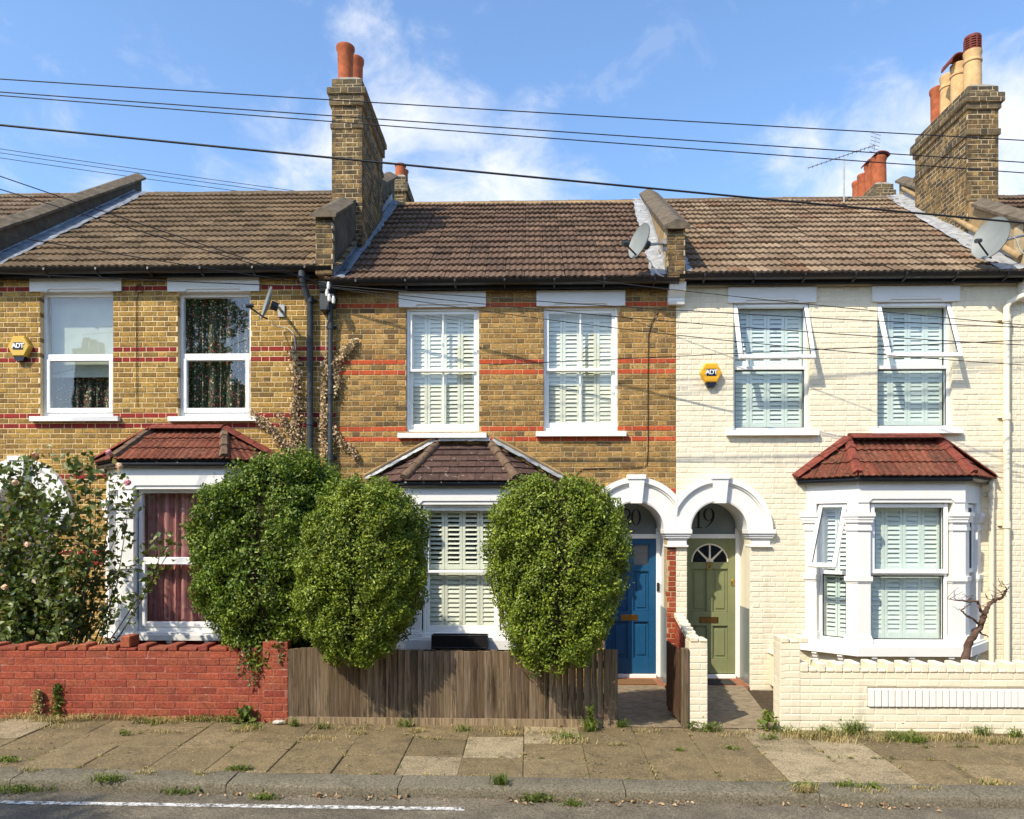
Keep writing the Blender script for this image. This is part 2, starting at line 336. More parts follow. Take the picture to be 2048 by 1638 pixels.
m_privet = leaf_mat('privet_leaf', [(0.0666, 0.1213, 0.0099), (0.123, 0.202, 0.0165), (0.041, 0.0808, 0.0083), (0.1947, 0.2728, 0.0289), (0.0922, 0.1565, 0.0132), (0.3074, 0.3738, 0.0536), (0.046, 0.0909, 0.0091)], .2, .42, .35)
m_privet2 = leaf_mat('privet_leaf_fresh', [(0.0976, 0.1604, 0.0112), (0.1781, 0.2488, 0.0207), (0.0574, 0.1051, 0.0095), (0.2642, 0.3208, 0.0345), (0.1377, 0.2045, 0.0173), (0.3905, 0.4314, 0.0646), (0.0689, 0.1216, 0.0103)], .2, .42, .35)
m_rose = leaf_mat('rose_leaf', [(.06, .10, .02), (.10, .145, .028), (.045, .08, .02), (.17, .20, .05), (.08, .12, .022), (.22, .17, .05)], .25)
m_dryleaf = leaf_mat('withered_leaf', [(.50, .35, .22), (.36, .22, .12), (.62, .47, .31), (.24, .14, .08), (.55, .40, .26)], .15, .8, .15)
m_creeper = leaf_mat('dead_creeper_leaf', [(.60, .45, .29), (.50, .35, .21), (.70, .55, .38), (.42, .29, .17), (.65, .50, .34)], .1, .85, .1)
m_weed = leaf_mat('weed_leaf', [(.10, .16, .025), (.16, .21, .035), (.07, .12, .02), (.26, .26, .07), (.12, .18, .03)], .25, .6, .25)
m_straw = leaf_mat('dry_grass', [(.42, .33, .15), (.5, .40, .2), (.33, .26, .11), (.45, .33, .17), (.24, .24, .07)], .2, .8, .15)
m_pink = plain('pink_petal', (.72, .30, .32), .7, .3, 30)
m_peach = plain('peach_petal', (.78, .50, .32), .7, .3, 30)
m_granite = plain('granite_kerb', (.155, .135, .095), .95, .95, 60, ((.07, .064, .04), 5, .75), .8, 130, .15, bdist=.004)

def slab_mat(name, cols):
    t = NT(name); c = t.ramp(t.rnd(), cols)
    c = t.mix(.8, c, t.ramp(t.mr(t.noise(60, 5, .8), .32, .68), [(.16, .16, .16), (.86, .86, .84)]), 'OVERLAY')
    c = t.mix(t.math('MULTIPLY', t.mr(t.noise(4.5, 6, .7), .42, .75), .62), c, (.075, .058, .034))
    c = t.mix(t.math('MULTIPLY', t.mr(t.noise(13, 6, .75), .5, .72), .45), c, (.10, .08, .048))
    c = t.mix(t.math('MULTIPLY', t.mr(t.noise(34, 3, .6), .64, .72), .65), c, (.44, .38, .28))
    v = t.n('ShaderNodeTexVoronoi', feature='DISTANCE_TO_EDGE'); mp_ = t.n('ShaderNodeVectorMath', operation='ADD'); t.l(t.pos(), mp_.inputs[0]); nz = t.n('ShaderNodeTexNoise'); t.l(t.pos(), nz.inputs['Vector']); nz.inputs['Scale'].default_value = 5; t.l(nz.outputs['Color'], mp_.inputs[1]); t.l(mp_.outputs[0], v.inputs['Vector']); v.inputs['Scale'].default_value = .9
    ck = t.math('MULTIPLY', t.mr(v.outputs['Distance'], .003, .009, 1, 0), t.mr(t.noise(1.1, 2), .48, .56)); c = t.mix(t.math('MULTIPLY', ck, .75), c, (.03, .024, .016))
    return t.fin(c, .95, t.noise(130, 4, .7), .6, .005, .15)
m_slab = slab_mat('worn_paving_slab', [(0.2125, 0.1586, 0.0836), (0.1828, 0.1369, 0.0727), (0.2372, 0.1794, 0.0983), (0.163, 0.1227, 0.0657), (0.2224, 0.1652, 0.0871)])
m_slabpale = slab_mat('pale_new_slab', [(0.3065, 0.2411, 0.1472), (0.2693, 0.2144, 0.1304), (0.3343, 0.268, 0.1641)])
def asphalt():
    t = NT('asphalt'); c = t.ramp(t.mr(t.noise(3.2, 6, .65), .3, .75), [(.135, .116, .085), (.24, .205, .15)])
    c = t.mix(.6, c, t.ramp(t.mr(t.noise(55, 3, .7), .35, .68), [(.2, .2, .2), (.8, .8, .8)]), 'OVERLAY')
    c = t.mix(.8, c, t.ramp(t.mr(t.noise(160, 3, .7), .3, .72), [(.12, .12, .12), (.85, .82, .76)]), 'OVERLAY')
    return t.fin(c, .9, t.noise(170, 3, .7), .9, .008, .25)
m_road = asphalt()
def wornline():
    t = NT('worn_white_line_paint'); c = t.mix(t.mr(t.noise(20, 6, .85), .43, .58), (.70, .68, .62), (.10, .09, .075))
    return t.fin(c, .8, t.noise(150, 3), .5, .004, .25)
m_line = wornline()
def woodm(name, cols, stain):
    t = NT(name); c = t.ramp(t.rnd(), cols)
    g = t.noise(1, 6, .7, (90, 90, 2.2), .6); c = t.mix(.75, c, t.ramp(t.mr(g, .3, .72), [(.16, .15, .14), (.84, .82, .78)]), 'OVERLAY')
    c = t.mix(t.math('MULTIPLY', t.mr(t.noise(1, 5, .7, (14, 14, 1.4)), .5, .68), stain), c, (.05, .038, .022))
    c = t.mix(t.math('MULTIPLY', t.mr(t.noise(2.2, 4, .6), .5, .72), .3), c, (.17, .15, .065))
    return t.fin(c, .92, g, .5, .006, .15)
m_fence = woodm('weathered_fence_wood', [(0.3047, 0.2262, 0.1489), (0.1625, 0.1165, 0.0744), (0.3792, 0.2948, 0.2085), (0.1151, 0.0822, 0.0536), (0.2438, 0.1782, 0.1161), (0.3386, 0.2605, 0.1713), (0.1896, 0.1371, 0.0893)], .9)
m_plinth = woodm('bleached_gravel_board', [(.30, .225, .14), (.26, .195, .12)], .6)
m_gatewood = woodm('shaded_red_brown_gate_wood', [(.10, .055, .032), (.085, .047, .028)], .6)  # red-brown darkened: the bush's shadow on the gate is in the colour
def glassm(name, tint, fres=1.5, extra=.0):
    t = NT(name); tr = t.n('ShaderNodeBsdfTransparent'); tr.inputs[0].default_value = (*tint, 1); gl = t.n('ShaderNodeBsdfGlossy'); gl.inputs['Roughness'].default_value = .015
    fr = t.n('ShaderNodeFresnel'); fr.inputs[0].default_value = fres
    b = t.n('ShaderNodeBump'); t.l(t.noise(2.2, 1), b.inputs['Height']); b.inputs['Strength'].default_value = .02; b.inputs['Distance'].default_value = .05; t.l(b.outputs[0], gl.inputs['Normal'])
    mx = t.n('ShaderNodeMixShader'); bf = t.n('ShaderNodeNewGeometry').outputs['Backfacing']; t.l(t.math('MULTIPLY', t.math('ADD', fr.outputs[0], extra, True), t.math('SUBTRACT', 1.0, bf)), mx.inputs[0]); t.l(tr.outputs[0], mx.inputs[1]); t.l(gl.outputs[0], mx.inputs[2]); t.l(mx.outputs[0], t.out.inputs[0]); return t.m
m_glass = glassm('window_glass', (.985, .99, .985), 1.5, .07)
m_glassd = glassm('double_glazing', (.97, .985, .98), 1.5, .08)
m_frost = plain('grey_obscured_glass', (.15, .175, .17), .3, .1, 5, None, .02, 30, .6)
m_frostblue = plain('obscured_door_pane', (.16, .17, .17), .3, .3, 40, None, .3, 90, .5)
m_blackglass = plain('dark_fanlight_glass', (.012, .014, .014), .08, .1, 5, None, .0, 30, .6)
def curtain(name, cols, scale, base, streak):
    t = NT(name); v = t.n('ShaderNodeTexVoronoi'); t.l(t.pos(), v.inputs['Vector']); v.inputs['Scale'].default_value = scale
    sp = t.n('ShaderNodeSeparateColor'); t.l(v.outputs['Color'], sp.inputs[0]); c = t.ramp(sp.outputs[0], cols, True)
    c = t.mix(t.mr(v.outputs['Distance'], .25, .5), c, base)
    c = t.mix(.6, c, t.ramp(t.mr(t.noise(1, 4, .6, (30, 30, 1.2)), .35, .7), [(.15, .15, .15), (.75, .75, .75)]), 'OVERLAY') if streak else c
    return t.fin(c, .95, None, spec=.1)
m_floral = curtain('dark_floral_curtain', [(0.081, 0.1215, 0.0675), (0.702, 0.135, 0.1215), (0.135, 0.189, 0.0945), (0.972, 0.81, 0.54), (0.162, 0.216, 0.108), (0.594, 0.324, 0.27), (0.27, 0.324, 0.189)], 34, (.06, .07, .048), True)
m_plum = curtain('plum_curtain', [(0.54, 0.255, 0.225), (0.621, 0.345, 0.3), (0.459, 0.18, 0.18)], 9, (.52, .25, .23), True)
m_blind = plain('sky_reflection_blind', (.42, .46, .40), .9, .1, 5, ((.3, .32, .27), 3, .5), .05, 40, .1)  # pale grey-green imitating sky mirrored in the pane
# ------------------------------------------------------------ brickwork
OCC = [(395, 900, 850, 1340), (980, 955, 1250, 1345), (0, 905, 215, 1300), (195, 850, 560, 1300), (740, 875, 1120, 1300), (1598, 870, 1985, 1340)]
def frame_pt(fr, u, out, z):
    (ox, oy), a = fr; c, s = math.cos(a), math.sin(a)
    return Vector((ox + u * c + out * s, oy + u * s - out * c, z))
def sub_iv(iv, holes):
    out = [iv]
    for a, b in holes:
        nx = []
        for p, q in out:
            if b <= p or a >= q: nx.append((p, q)); continue
            if a > p: nx.append((p, a))
            if b < q: nx.append((b, q))
        out = nx
    return out
def brick_rows(fr, u0, u1, z0, z1, blocked, midx, mort, course=.0735, joint=.009, depth=.1, bond='flemish', proud=0, back=.22, recess=.007, phase=0):
    specs = []; n = int(round((z1 - z0) / course)); course = (z1 - z0) / n
    for k in range(n):
        za, zb = z0 + k * course, z0 + (k + 1) * course; zc = (za + zb) / 2
        free = [iv for iv in sub_iv((u0, u1), blocked(zc)) if iv[1] - iv[0] > .02]
        if mort is not None:
            for a, b in free:
                p = [frame_pt(fr, a, proud - recess, 0), frame_pt(fr, b, proud - recess, 0), frame_pt(fr, b, -back, 0), frame_pt(fr, a, -back, 0)]
                mort.prism([(q.x, q.y) for q in p], za, zb)
        u = u0 - ((k % 2) * (.169 if bond == 'flemish' else .112)) - .34 + phase; i = 0
        while u < u1:
            w = .225 if (bond != 'flemish' or i % 2 == 0) else .1125
            w *= 1 + random.uniform(-.03, .03)
            for a, b in free:
                p, q = max(a, u), min(b, u + w)
                if q - p > .035:
                    e0 = 0 if p == a else joint / 2; e1 = 0 if q == b else joint / 2
                    ww = round((q - p - e0 - e1) / .005) * .005
                    uc = (p + e0 + q - e1) / 2
                    mi = midx(k, zc, uc) if callable(midx) else midx
                    specs.append((frame_pt(fr, uc, proud - depth / 2 + random.uniform(-.0008, .0035), zc), fr[1], ww, round(course - joint, 4), depth, mi))
            u += w; i += 1
    return specs
_bc = {}
def brick_geo(w, h, d, var):
    b = .0045; r = random.Random(var * 7 + 3)
    v = [(-w / 2, d / 2, -h / 2), (w / 2, d / 2, -h / 2), (w / 2, d / 2, h / 2), (-w / 2, d / 2, h / 2)]
    v += [(x, -d / 2 + b, z) for x, _, z in v[:4]]
    v += [(sx * (w / 2 - b - r.uniform(0, .003)), -d / 2 + r.uniform(0, .002), sz * (h / 2 - b - r.uniform(0, .003))) for sx, sz in ((-1, -1), (1, -1), (1, 1), (-1, 1))]
    f = [[4, 5, 1, 0], [5, 6, 2, 1], [6, 7, 3, 2], [7, 4, 0, 3], [8, 9, 5, 4], [9, 10, 6, 5], [10, 11, 7, 6], [11, 8, 4, 7], [11, 10, 9, 8][::-1]]
    return v, f
def brick_mesh(w, h, d, m, var):
    k = (w, h, d, m.name, var)
    if k not in _bc:
        v, f = brick_geo(w, h, d, var); me = bpy.data.meshes.new('brick'); me.from_pydata(v, [], f); me.materials.append(m); _bc[k] = me
    return _bc[k]
def place_bricks(specs, mats, parent, budget=300, occ=True, name='brick'):
    def score(s):
        x, y = proj(s[0])
        if not (6 < x < 2042 and 4 < y < 1634): return 0
        if occ and any(a < x < c and b < y < d for a, b, c, d in OCC): return 0
        dd = s[0][1] + D
        return s[2] * s[3] / dd ** 2 * random.uniform(.93, 1)
    order = sorted(specs, key=score, reverse=True)
    one, rest = order[:budget], order[budget:]
    if len(rest) < 12 and budget >= 300: pass
    for p, a, w, h, d, mi in one:
        inst(name, brick_mesh(w, h, d, mats[mi], random.randrange(3)), p, (0, random.uniform(-.004, .004), a + random.uniform(-.004, .004)), parent)
    if rest:
        mb = MB()
        for p, a, w, h, d, mi in rest:
            v, f = brick_geo(w, h, d, random.randrange(6)); M = Matrix.Translation(p) @ Matrix.Rotation(a, 4, 'Z'); mb.cm = mi
            mb.add([M @ Vector(q) for q in v], f)
        mb.build('brickwork', mats, parent, recalc=False, kind='stuff')

# ------------------------------------------------------------ windows
ID = Matrix.Identity(4)
def ring(mb, x0, x1, y0, y1, z0, z1, t, tb=None, tt=None, b=.004):
    tb = t if tb is None else tb; tt = t if tt is None else tt
    mb.cbox(x0, x0 + t, y0, y1, z0, z1, b); mb.cbox(x1 - t, x1, y0, y1, z0, z1, b)
    mb.cbox(x0 + t, x1 - t, y0, y1, z0, z0 + tb, b); mb.cbox(x0 + t, x1 - t, y0, y1, z1 - tt, z1, b)
def pane(win, x0, x1, y, z0, z1, m, M=ID):
    MB().box(x0, x1, y, y + .005, z0, z1).xf(M).build('pane', m, win)
def lintel(win, x0, x1, z0, z1, m, y=-.018):
    mb = MB(); h = .035; a, b = x0 + (x1 - x0) * .19, x1 - (x1 - x0) * .19
    mb.prism_y([(x0, z0), (a, z0), (a + .03, z0 + h), (b - .03, z0 + h), (b, z0), (x1, z0), (x1, z1), (x0, z1)], y - .014, y + .006)
    mb.box(x0 + .002, x1 - .002, y + .006, .2, z0 + .001, z1 - .001)
    mb.cbox(a + .06, b - .06, y - .02, y - .012, z0 + h + .028, z0 + h + .036, .002)
    mb.build('lintel', m, win)
def sill(win, x0, x1, z0, z1, m, proj_=.075, y1=.12, drop=.012):
    MB().prism_x([(-proj_, z0), (-proj_, z1 - drop - .004), (-proj_ + .004, z1 - drop), (y1, z1), (y1, z0 + .004), (-.03, z0 + .004), (-.032, z0)], x0, x1).build('sill', m, win)

def win_sash(house, x0, x1, z0, z1, zm, y=.05, m=None, M=ID, bar=True, glass=None, label=None):
    m = m or m_timberw; glass = glass or m_glass
    mb = MB(); ring(mb, x0, x1, y, y + .12, z0, z1, .035, .05, .035)
    w = mb.xf(M).build('window', m, house)
    a, b = x0 + .037, x1 - .037
    for nm, yy, za, zb, tb, tt in (('sash', y + .022, zm - .018, z1 - .037, .036, .045), ('sash', y + .068, z0 + .052, zm + .018, .085, .036)):
        s = MB(); ring(s, a, b, yy, yy + .042, za, zb, .042, tb, tt)
        if bar: s.cbox((a + b) / 2 - .011, (a + b) / 2 + .011, yy + .004, yy + .036, za + tb, zb - tt, .003)
        s.xf(M).build(nm, m, w)
        if bar:
            for p, q in ((a + .042, (a + b) / 2 - .011), ((a + b) / 2 + .011, b - .042)): pane(w, p, q, yy + .018, za + tb, zb - tt, glass, M)
        else: pane(w, a + .042, b - .042, yy + .018, za + tb, zb - tt, glass, M)
    return w
def win_upvc(house, x0, x1, z0, z1, zm, y=.08, M=ID, glass=None):
    glass = glass or m_glassd
    mb = MB(); ring(mb, x0, x1, y, y + .08, z0, z1, .045, .055, .05); mb.cbox(x0 + .045, x1 - .045, y - .004, y + .07, zm - .035, zm + .035, .006)
    w = mb.xf(M).build('window', m_upvc, house)
    s = MB(); ring(s, x0 + .04, x1 - .04, y - .016, y + .05, z0 + .06, zm - .038, .062, .07, .03, .008); s.xf(M).build('sash', m_upvc, w)
    pane(w, x0 + .10, x1 - .10, y + .015, z0 + .13, zm - .068, glass, M)
    pane(w, x0 + .045, x1 - .045, y + .03, zm + .035, z1 - .05, glass, M)
    return w
def win_tilt(house, x0, x1, z0, z1, zm, y=.08, M=ID, angle=26, fr=.04):
    mb = MB(); ring(mb, x0, x1, y, y + .08, z0, z1, fr, .045, .04); mb.cbox(x0 + fr, x1 - fr, y - .003, y + .07, zm - .025, zm + .025, .005)
    w = mb.xf(M).build('window', m_upvc, house)
    pane(w, x0 + fr, x1 - fr, y + .03, z0 + .045, zm - .025, m_glassd, M)
    for g_ in ((x0 + fr, x1 - fr, zm - .045, zm - .025), (x0 + fr, x0 + fr + .012, z0 + .045, zm - .045), (x1 - fr - .012, x1 - fr, z0 + .045, zm - .045), (x0 + fr + .012, x1 - fr - .012, z0 + .045, z0 + .056)): MB().box(g_[0], g_[1], y + .02, y + .028, g_[2], g_[3]).xf(M).build('gasket', m_black, w)
    if angle:
        H = Matrix.Translation((0, y - .01, z1 - .02)) @ Matrix.Rotation(R(-angle), 4, 'X') @ Matrix.Translation((0, -(y - .01), -(z1 - .02)))
    else: H = ID
    s = MB(); ring(s, x0 + .008, x1 - .008, y - .045, y + .005, zm + .0, z1 - .012, .058, .062, .055, .008)
    so_ = s.xf(M @ H).build('sash', m_upvc, w)
    pane(w, x0 + .066, x1 - .066, y - .02, zm + .062, z1 - .067, m_glassd, M @ H)
    for g_ in ((x0 + .066, x0 + .076), (x1 - .076, x1 - .066)): MB().box(g_[0], g_[1], y - .03, y - .022, zm + .062, z1 - .067).xf(M @ H).build('gasket', m_black, w)
    return w
_sl = {}
def shutter(label, x0, x1, z0, z1, y, npan, m, tilt=66, M=ID, tiers=1, group=None, pitch=.06, tilts=None):
    base = M @ Vector(((x0 + x1) / 2, y, z0)); a = M.to_euler().z
    t = thing('louvred_shutter', label, 'shutter', base, group)
    pw = (x1 - x0) / npan; th = (z1 - z0) / tiers
    for j in range(tiers):
        for i in range(npan):
            p0, p1 = x0 + i * pw + .002, x0 + (i + 1) * pw - .002; q0, q1 = z0 + j * th + .002, z0 + (j + 1) * th - .002
            st = min(.042, pw * .17)
            mb = MB(); ring(mb, p0, p1, y, y + .03, q0, q1, st, .075, .075, .003)
            nsl = max(1, int((q1 - q0 - .15) / pitch)); zz = q0 + .075; pit = (q1 - q0 - .15) / nsl
            pn = mb.xf(M).build('shutter_panel', m, t)
            w = round(p1 - p0 - 2 * st, 3); k = (w, m.name)
            if k not in _sl:
                s = MB(); s.cbox(-w / 2, w / 2, -.033, .033, -.0045, .0045, .003); o_ = s.build('slat', m); _sl[k] = o_.data; bpy.data.objects.remove(o_)
            tl = (tilts[j] if tilts else tilt) + random.uniform(-5, 4)
            for n in range(nsl):
                inst('slat', _sl[k], M @ Vector(((p0 + p1) / 2, y + .015, zz + (n + .5) * pit)), (R(tl + random.uniform(-3, 3)), 0, a), pn)
    return t
def curtain_obj(label, x0, x1, z0, z1, y, m, folds=9, amp=.03, group=None, M=ID, cat='curtain', name='curtain'):
    mb = MB(); n = int(folds * 10); ph = random.uniform(0, 6)
    for i in range(n):
        pass
    xs = [x0 + (x1 - x0) * i / n for i in range(n + 1)]
    ys = [y + amp * math.sin(ph + folds * 2 * math.pi * i / n + .9 * math.sin(i * .31)) for i in range(n + 1)]
    v = [(xs[i], ys[i], z) for z in (z0, z1) for i in range(n + 1)]
    v += [(xs[i], ys[i] + .004, z) for z in (z0, z1) for i in range(n + 1)]; N = n + 1
    f = [[i, i + 1, N + i + 1, N + i] for i in range(n)] + [[2 * N + i, 3 * N + i, 3 * N + i + 1, 2 * N + i + 1] for i in range(n)]
    mb.add(v, f); mb.xf(M)
    return tag(mb.build(name, m, None, smooth=80), label, cat, group)

# ------------------------------------------------------------ tiles
def tile_profile(w, rolls, seg=4, h=.02):
    n = rolls * seg; return [(w * i / n, h * (0.5 - 0.5 * math.cos(2 * math.pi * rolls * (i + .5) / n)) ** .8 if rolls else 0) for i in range(n + 1)]
_tm = {}
def roof_tile_mesh(w, L, rolls, m, var=0):
    k = (round(w, 3), round(L, 3), rolls, m.name, var)
    if k in _tm: return _tm[k]
    pr = tile_profile(w - .006, rolls); N = len(pr); r = random.Random(var); v = []; f = []
    lift = .042
    j = [r.uniform(-.004, .004) for _ in pr]
    for x, h in pr: v.append((x - w / 2, 0 + j[pr.index((x, h))], h + lift - .032))
    for i, (x, h) in enumerate(pr): v.append((x - w / 2, j[i], h + lift))
    for x, h in pr: v.append((x - w / 2, L, h + .004))
    for i in range(N - 1): f.append([i, i + 1, N + i + 1, N + i]); f.append([N + i, N + i + 1, 2 * N + i + 1, 2 * N + i])
    me = bpy.data.meshes.new('tile'); me.from_pydata(v, [], f); me.materials.append(m); _tm[k] = me; return me
def main_roof(house, xe0, xe1, xr0, xr1, ye, ze, yr, zr, m, ntile=16, nrow=15, rolls=3, ridge=True, mridge=None, mmort=None):
    """tiles of a slope whose eave runs xe0..xe1 and ridge xr0..xr1"""
    sl = math.hypot(yr - ye, zr - ze); pitch = math.atan2(zr - ze, yr - ye); S = Vector((0, math.cos(pitch), math.sin(pitch))); Nn = Vector((0, -math.sin(pitch), math.cos(pitch)))
    deck = MB(); lo = Nn * -.02
    c = [Vector((xe0, ye + .03, ze + .02)) + lo, Vector((xe1, ye + .03, ze + .02)) + lo, Vector((xr1, yr, zr)) + lo, Vector((xr0, yr, zr)) + lo]
    yb = 2 * yr - ye; deck.poly(c); deck.poly([c[3], c[2], Vector((xr1, yb, ze)), Vector((xr0, yb, ze))])
    rf = deck.build('roof', m_bargrey, house, recalc=False)
    g = sl / nrow; w = (xe1 - xe0) / ntile; mid = (xe0 + xe1) / 2
    for i in range(nrow):
        f0, f1 = i / nrow, (i + 1) / nrow
        a = min(xe0 + (xr0 - xe0) * f0, xe0 + (xr0 - xe0) * f1); b = max(xe1 + (xr1 - xe1) * f0, xe1 + (xr1 - xe1) * f1)
        sag = -.012 * math.sin(math.pi * f0) 
        j = math.floor((a - mid) / w)
        while mid + j * w < b - .02:
            x = mid + (j + .5) * w
            if x - w / 2 > a - w * .85 and x + w / 2 < b + w * .85:
                p = Vector((x + random.uniform(-.003, .003), ye, ze)) + S * (i * g + random.uniform(-.006, .006)) + Nn * (sag + random.uniform(-.004, .006)) - S * (random.uniform(.01, .05) if random.random() < .04 else 0)
                inst('tile', roof_tile_mesh(w, g * 1.1, rolls, m, random.randrange(3)), p, (pitch + random.uniform(-.006, .006), 0, random.uniform(-.006, .006)), rf)
            j += 1
    if ridge:
        n = 10; L = (xr1 - xr0) / n; me = None
        for i in range(n):
            pr = [(-.12, -.075), (-.10, -.03), (-.06, .0), (0, .012), (.06, .0), (.10, -.03), (.12, -.075)]
            if me is None:
                mb = MB(); mb.prism_x(pr, -L / 2 + .006, L / 2 - .006); o_ = mb.build('ridge_tile', mridge or m); me = o_.data; bpy.data.objects.remove(o_)
            inst('ridge_tile', me, (xr0 + (i + .5) * L, yr, zr + .02 + random.uniform(-.006, .006)), (0, random.uniform(-.008, .008), 0), rf)
        MB().prism_x([(-.13, -.085), (-.115, -.035), (.115, -.035), (.13, -.085)], 0, xr1 - xr0).xf(Matrix.Translation((xr0, yr, zr + .02))).build('ridge_mortar', mmort or m_coping, rf)
    return rf, S, Nn
def facet(parent, bl, br, tl, tr, m, nrow, tw, rolls, mats_under=None):
    """tiled facet; each tile is a piece of its own, cut to the facet's edges"""
    bl, br, tl, tr = map(Vector, (bl, br, tl, tr)); U = (br - bl).normalized(); N = U.cross(tl - bl).normalized(); S = N.cross(U)
    if N.z < 0: N = -N
    Lb = (br - bl).length; st = (tl - bl).dot(S); ul = (tl - bl).dot(U); ur = (tr - bl).dot(U)
    MB().poly([bl, br, tr, tl] if (tr - tl).length > .01 else [bl, br, tl]).build('roof_deck', m_bargrey, parent, recalc=False)
    g = st / nrow; nt_ = max(1, round(max(Lb, ur - ul) / tw)); 
    lo_u, hi_u = min(0, ul), max(Lb, ur); w = tw
    for i in range(nrow):
        s0, s1 = i * g - (.03 if i == 0 else 0), min((i + 1) * g + .04, st); 
        A = lambda s: ul * s / st; B = lambda s: Lb + (ur - Lb) * s / st
        u = lo_u - (w * .5 if (i % 2 and not rolls) else 0)
        while u < hi_u:
            a0 = max(u, min(A(s0), A(s1))); b0 = min(u + w - .006, max(B(s0), B(s1)))
            if b0 - a0 > .02:
                if rolls: pr = tile_profile(w - .006, rolls, 4, .018)
                else: pr = [(0, 0), (w - .006, 0)]
                v, f = [], []; n = len(pr); dz = random.uniform(-.002, .003)
                for lv in range(3):
                    for x, h in pr:
                        s = s1 if lv == 2 else s0; uu = min(max(u + x, A(s)), B(s))
                        hh = (h + .03 + dz if lv == 1 else h + .012 + dz if lv == 0 else h + .008)
                        v.append(bl + U * uu + S * s + N * hh)
                for q in range(n - 1): f.append([q, q + 1, n + q + 1, n + q]); f.append([n + q, n + q + 1, 2 * n + q + 1, 2 * n + q])
                MB().add(v, f).build('tile', m, parent, recalc=False)
            u += w
def bent_strip(name, pts_a, pts_b, m, parent, bump=.006, n=22, thick=.004):
    """lead flashing: a dressed sheet between two edge lines, slightly uneven"""
    mb = MB(); v = []; k = 4
    a0, a1 = map(Vector, pts_a); b0, b1 = map(Vector, pts_b); nn = (a1 - a0).cross(b0 - a0).normalized()
    for i in range(n + 1):
        p = a0.lerp(a1, i / n); q = b0.lerp(b1, i / n)
        for j in range(k + 1):
            wob = random.uniform(-1, 1) * bump
            e = (q - p).normalized() * random.uniform(-.02, .02) if j == k else Vector((0, 0, 0))
            v.append(p.lerp(q, j / k) + nn * wob + e)
    f = [[i * (k + 1) + j, i * (k + 1) + j + 1, (i + 1) * (k + 1) + j + 1, (i + 1) * (k + 1) + j] for i in range(n) for j in range(k)]
    return mb.add(v, f).build(name, m, parent, smooth=50, recalc=False)

# ------------------------------------------------------------ bay window
HF, PR = .711, .5; HW = HF + PR; Q = math.sqrt(.5)
def bay_out(xc, e, yb=.04): return [(xc - HW - e * 1.41421, yb), (xc - HW - e * 1.41421, 0), (xc - HF - e * .41421, -PR - e), (xc + HF + e * .41421, -PR - e), (xc + HW + e * 1.41421, 0), (xc + HW + e * 1.41421, yb)]
def pil_poly(xc, side, kind, wf, wc, e, ind=.12):
    cdx, cdy = -Q, Q; nx, ny = -Q, -Q; B = (-HF, -PR); A = (-HW, 0)
    if kind == 'corner':
        pts = [(B[0] + cdx * wc + nx * e, B[1] + cdy * wc + ny * e), (B[0] - .41421 * e, B[1] - e), (B[0] + wf, B[1] - e), (B[0] + wf, B[1] + ind), (B[0] + .41421 * ind, B[1] + ind), (B[0] + cdx * wc - nx * ind, B[1] + cdy * wc - ny * ind)]
    else:
        pts = [(A[0] - 1.41421 * e, 0), (A[0] - cdx * wc + nx * e, A[1] - cdy * wc + ny * e), (A[0] - cdx * wc - nx * ind, A[1] - cdy * wc - ny * ind), (A[0] + .3, .0)]
    return [(xc + side * p[0] * -1 if side > 0 else xc + p[0], p[1]) for p in pts]
